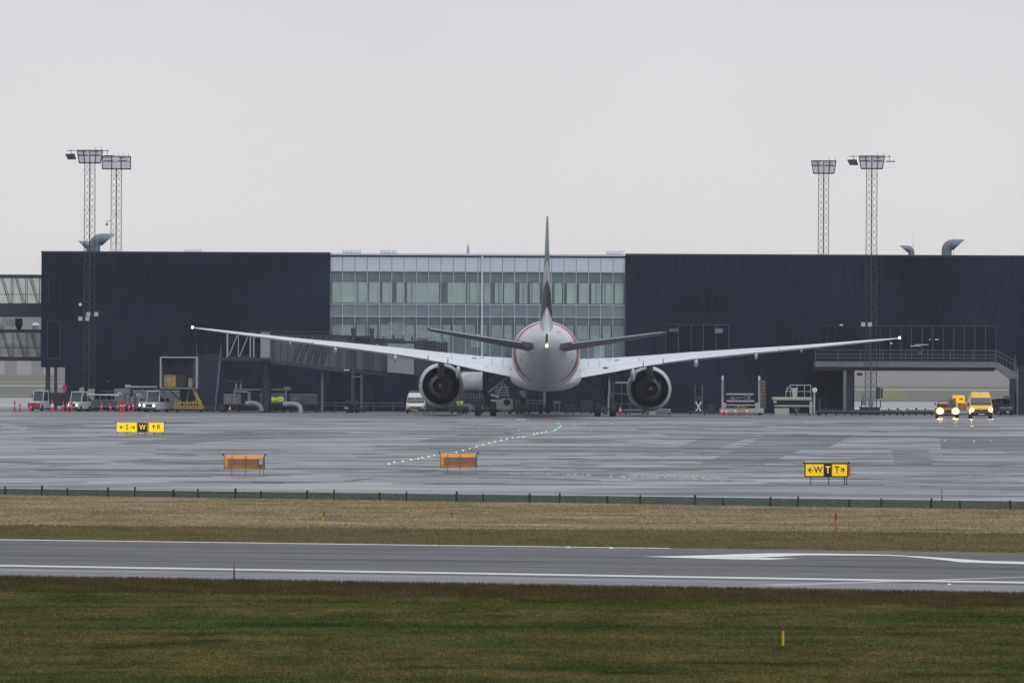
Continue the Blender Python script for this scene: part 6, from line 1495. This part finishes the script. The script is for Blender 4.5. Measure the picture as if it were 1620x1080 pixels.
b.box(-.8,.8,0,1.2,1.92,1.98); b.build('frame', M['tunnel'], t); MB().box(-.6,.8,.2,1.0,2.95,3.05).build('top', M['lgrey'], t)

# background things seen through the passage
t = thing('taxiway_sign','small bright yellow sign with dark marks behind the amber-lit tractor','airfield sign',(XX(1517,1215),1215,0)); s_=1215/F
zz0 = ZZ(1517,637,1215)
MB().bbox(-9.5*s_,9.5*s_,0,.2,zz0,zz0+12*s_,.04).build('face_panel', M['signy'], t)
MB().box(-.42,-.30,-.02,-.002,zz0+.28,zz0+.5).build('lettering', M['signk'], t); arrow(t,.22,-.012,zz0+.39,.34,0,M['signk'],.07)
for x in (-.45,.45): MB().bar((x,.1,0),(x,.1,zz0),.04).build('leg', M['dsteel'], t)
t = thing('sign_back','brown orange sign back behind the amber-lit tractor','airfield sign',(XX(1523,1200),1200,0)); s_=1200/F; zz0=ZZ(1523,648,1200)
MB().bbox(-7*s_,7*s_,0,.2,zz0,zz0+10*s_,.04).build('housing', M['orange'], t)
for x in (-.3,.3): MB().bar((x,.1,0),(x,.1,zz0),.04).build('leg', M['dsteel'], t)
t = thing('far_gantry','faint yellow open frame far beyond the passage right of the mast','frame',(XX(1416,1380),1380,0)); s_=1380/F
b = MB()
for k in range(9): x = (-17+k*4.2)*s_; b.box(x-.06,x+.06,0,.1,0,ZZ(1416,618,1380))
b.box(-17*s_,17*s_,-.02,.12,ZZ(1416,620,1380),ZZ(1416,618,1380)); b.box(-17*s_,17*s_,-.02,.12,ZZ(1416,628,1380),ZZ(1416,627,1380)); b.build('bars', mat('faded_yellow',(0.42,0.36,0.12),.7), t)
def car(label, px, Y, m):
    t = thing('parked_car', label, 'car', place(px,Y), group='cars parked beyond the passage')
    hull([(0,[(.8,.25),(.88,.35),(.86,.6),(.8,.68)]),(.9,[(.82,.2),(.9,.35),(.88,.8),(.82,.88)]),(1.6,[(.82,.2),(.9,.35),(.88,.85),(.66,1.38)]),(3.0,[(.82,.2),(.9,.35),(.88,.88),(.66,1.42)]),(4.2,[(.82,.25),(.88,.38),(.86,.85),(.78,.92)])]).build('body', M[m], t, smooth=True)
    MB().loft([[(-.72,.92,.90),(.72,.92,.90),(.72,.97,.90),(-.72,.97,.90)],[(-.60,1.50,1.33),(.60,1.50,1.33),(.60,1.55,1.33),(-.60,1.55,1.33)]]).build('windscreen', M['cab'], t)
    for s_ in (-1,1): MB().bbox(s_*.55,s_*.8,-.03,.05,.5,.62,.01).build('headlight', M['plate'], t)
    wheels(t,.31,.78,(.8,3.3))
car('dark parked car just right of the yellow van, first of the two',1578,1150,'dsteel'); car('dark grey parked car against the passage wall, farther back',1589,1166,'grey')
crate('white_case','pale case on a rack above the parked cars by the passage wall',1588,1597,627,1163,1.0,'lgrey','case',z0=1.55,ribs=2,feet=False)
dolly('dark low cage trailer at the foot of the gallery stairs',1581,1604,1134,1.0,'dsteel','cargo_dolly',.8)
tag(MB().tube([(XX(1288+9,1128),1128,0),(XX(1297,1128),1128,1.6)],[.16,.03],8).build('folded_barrier', M['tunnel']), 'dark folded barrier between second loader and deck column', 'barrier')
t = thing('chock_rack','dark wheel chock rack left of the passage column','rack',place(1356,1130)); 
b = MB(); b.bbox(-.5,.3,0,.6,.1,.5,.03); b.bar((-.5,0,.0),(-.5,0,.9),.04); b.bar((.3,0,.0),(.3,0,.9),.04); b.build('frame', M['dsteel'], t)
tag(MB().bbox(XX(1356,1140),XX(1365,1140),1140,1141.2,ZZ(1360,594,1140),ZZ(1360,589,1140),.1).build('hanging_fan', M['dsteel']), 'dark rounded heater fan hanging under the deck by its column', 'fan')

# ================================================================= PEOPLE
def apply_mods(o):
    dg = bpy.context.evaluated_depsgraph_get(); me = bpy.data.meshes.new_from_object(o.evaluated_get(dg)); old = o.data; o.modifiers.clear(); o.data = me; bpy.data.meshes.remove(old)
def skin(name, verts, edges, radii, m, parent, root=0, sub=1):
    me = bpy.data.meshes.new(name); me.from_pydata(verts, edges, []); o = bpy.data.objects.new(name, me); COL.objects.link(o)
    o.modifiers.new('s','SKIN')
    for i, r_ in enumerate(radii):
        me.skin_vertices[0].data[i].radius = r_ if hasattr(r_,'__len__') else (r_,r_)
        me.skin_vertices[0].data[i].use_root = (i == root)
    sb = o.modifiers.new('u','SUBSURF'); sb.levels = sub; sb.render_levels = sub
    bpy.context.view_layer.update(); apply_mods(o); o.data.materials.clear(); o.data.materials.append(m); o.parent = parent
    o.data.polygons.foreach_set('use_smooth',[True]*len(o.data.polygons))
    return o
M['skin'] = mat('skin', (0.45,0.27,0.20), 0.6, var=.05); M['trous'] = mat('dark_trousers', (0.018,0.022,0.04), 0.8, var=.3, scale=6); M['hair'] = mat('dark_hair', (0.03,0.02,0.015), 0.7)
M['hiy'] = mat('hi_vis_yellow', (0.72,0.80,0.06), 0.7, var=.1, scale=6, emit=(.7,.9,.05), es=0.0); M['hig'] = mat('hi_vis_green', (0.34,0.85,0.08), 0.7, var=.1, scale=6); M['refl'] = mat('reflective_tape', (0.6,0.62,0.6), .4)
def person(label, px, Y, vest, H=1.78, arms='down', lean=0.0, face=0.0, dark_top=False, stride=.1):
    t = thing('person', label, 'person', place(px,Y), rz=face); k = H/1.78
    J_ = {}; V=[]; Rr=[]; E=[]
    def v(n, p, r_, c=None):
        J_[n] = len(V); V.append((p[0]*k,p[1]*k,p[2]*k)); Rr.append(tuple(q*k for q in r_) if hasattr(r_,'__len__') else r_*k)
        if c: E.append((J_[c],J_[n]))
    L_ = lean
    v('pel',(0,0,.95),(.15,.11)); v('waist',(0,-.02*L_,1.10),(.13,.10),'pel'); v('chest',(0,-.10*L_,1.34),(.17,.12),'waist'); v('neck',(0,-.16*L_,1.50),.055,'chest'); v('neck2',(0,-.18*L_,1.57),.052,'neck')
    v('head',(0,-.20*L_,1.66),(.075,.09),'neck2'); v('crown',(0,-.20*L_,1.75),(.055,.07),'head')
    v('nose',(0,-.20*L_-.11,1.655),.012,'head')
    for s_,n_ in ((-1,'l'),(1,'r')):
        v('sh'+n_,(s_*.19,-.10*L_,1.43),.062,'chest')
        if arms == 'hips': el = (s_*.36,-.02,1.20); ha = (s_*.20,-.14,1.03)
        elif arms == 'fold': el = (s_*.26,-.08,1.18); ha = (s_*.06,-.26,1.20)
        elif arms == 'reach': el = (s_*.24,-.22,1.22); ha = (s_*.16,-.42,1.16)
        else: el = (s_*.25,.02,1.16); ha = (s_*.25,-.07,.92)
        v('el'+n_,el,.045,'sh'+n_); v('wr'+n_,ha,.03,'el'+n_)
        d = Vector(ha)-Vector(el); d.normalize(); pm = Vector(ha)+d*.06; v('pa'+n_,tuple(pm),(.036,.018),'wr'+n_)
        side = d.cross(Vector((1,0,0))).normalized()
        for f_ in range(4):
            off = side*(.026-.0175*f_); tip = pm+off+d*(.06+.008*(1.5-abs(f_-1.5)))+Vector((0,-.012,0))
            v('f%d%s'%(f_,n_),tuple(pm+off+d*.02),.009,'pa'+n_); v('g%d%s'%(f_,n_),tuple(tip),.007,'f%d%s'%(f_,n_))
        v('th'+n_,tuple(pm+side*.045+d*.0),.010,'pa'+n_); v('tt'+n_,tuple(pm+side*.06+d*.035),.008,'th'+n_)
        v('hp'+n_,(s_*.09,0,.90),.10,'pel'); v('kn'+n_,(s_*.11,-.03+s_*stride*.4,.50),.06,'hp'+n_); v('an'+n_,(s_*.12,.02+s_*stride,.10),.042,'kn'+n_); v('to'+n_,(s_*.14,-.12+s_*stride,.045),.035,'an'+n_)
    skin('body', V, E, Rr, M['skin'], t)
    def sub(names, ex, nm, m):
        ids = [J_[n] for n in names]; mp = {a:i for i,a in enumerate(ids)}
        skin(nm, [V[i] for i in ids], [(mp[a],mp[c]) for a,c in E if a in mp and c in mp], [tuple(q+ex for q in Rr[i]) if hasattr(Rr[i],'__len__') else Rr[i]+ex for i in ids], m, t)
    sub(['pel','waist','chest','shl','ell','wrl','shr','elr','wrr'], .022, 'jacket', M[vest])
    sub(['pel','hpl','knl','anl','hpr','knr','anr'], .016, 'trousers', M['trous'])
    for z in (1.02,1.16): MB().lathe([(.178*k,-.025),(.178*k,.025)],16,'z',(0,-.03*L_,z*k)).build('reflective_band', M['refl'], t)
    MB().lathe([(.001,.12),(.06,.11),(.09,.06),(.098,.0),(.10,-.05)],14,'z',(0,(-.20*L_+.012)*k,1.685*k)).build('hair', M['hair'], t, smooth=True)
    for s_,n_ in ((-1,'l'),(1,'r')):
        p = V[J_['an'+n_]]; MB().bbox(p[0]-.055,p[0]+.055,p[1]-.20,p[1]+.08,.009,.10,.02).build('boot', M['black'], t)
    return t
person('person in a green hi-vis jacket and dark trousers, standing left of the other worker',433.5,1131,'hig',1.72,'fold',0,R(25))
person('person in a yellow hi-vis jacket and dark trousers, standing with hands at the waist',443.8,1131,'hiy',1.80,'hips',0,R(-20))
person('person in a green hi-vis jacket bending by a cart under the left engine',725.5,1122,'hig',1.45,'reach',.8,R(30))
person('person in a yellow-green hi-vis jacket beside the step ladder under the left engine',731,1123,'hiy',1.45,'reach',.4,R(-50))
t = thing('tool_cart','low dark tool cart in front of the bending workers','cart',place(727,1120)); MB().bbox(-.9,.9,0,.9,.3,.75,.04).build('body', M['tunneld'], t)
for x in (-.7,.7): bb_ = MB(); wheel(bb_,(x,.1,.28),.28,.18,14); bb_.build('wheel', M['rubber'], t)
t = thing('tow_frame','low flat steel frame lying beside the small white van','frame',place(692,1122)); MB().bbox(-1.3,1.3,0,1.0,.10,.18,.01).build('base', M['grey'], t)
b = MB()
for x in (-1.2,-.3): MB().bar((x,.4,.18),(x,.4,.85),.05).build('upright', M['dsteel'], t)
pass

# ================================================================= HAZE
hz = bpy.data.materials.new('haze'); hz.use_nodes = True; ht = hz.node_tree; ht.nodes.remove(ht.nodes['Principled BSDF'])
pv = nn(ht,'ShaderNodeVolumePrincipled'); pv.inputs['Color'].default_value = (0.90,0.92,1.0,1); pv.inputs['Density'].default_value = HAZE; pv.inputs['Anisotropy'].default_value = 0.0
ht.links.new(pv.outputs[0], ht.nodes['Material Output'].inputs['Volume'])
if HAZE > 0:
    o = MB().box(-4200,4200,-100,9200,-1.0,34.0).build('haze', hz); o['kind'] = 'stuff'
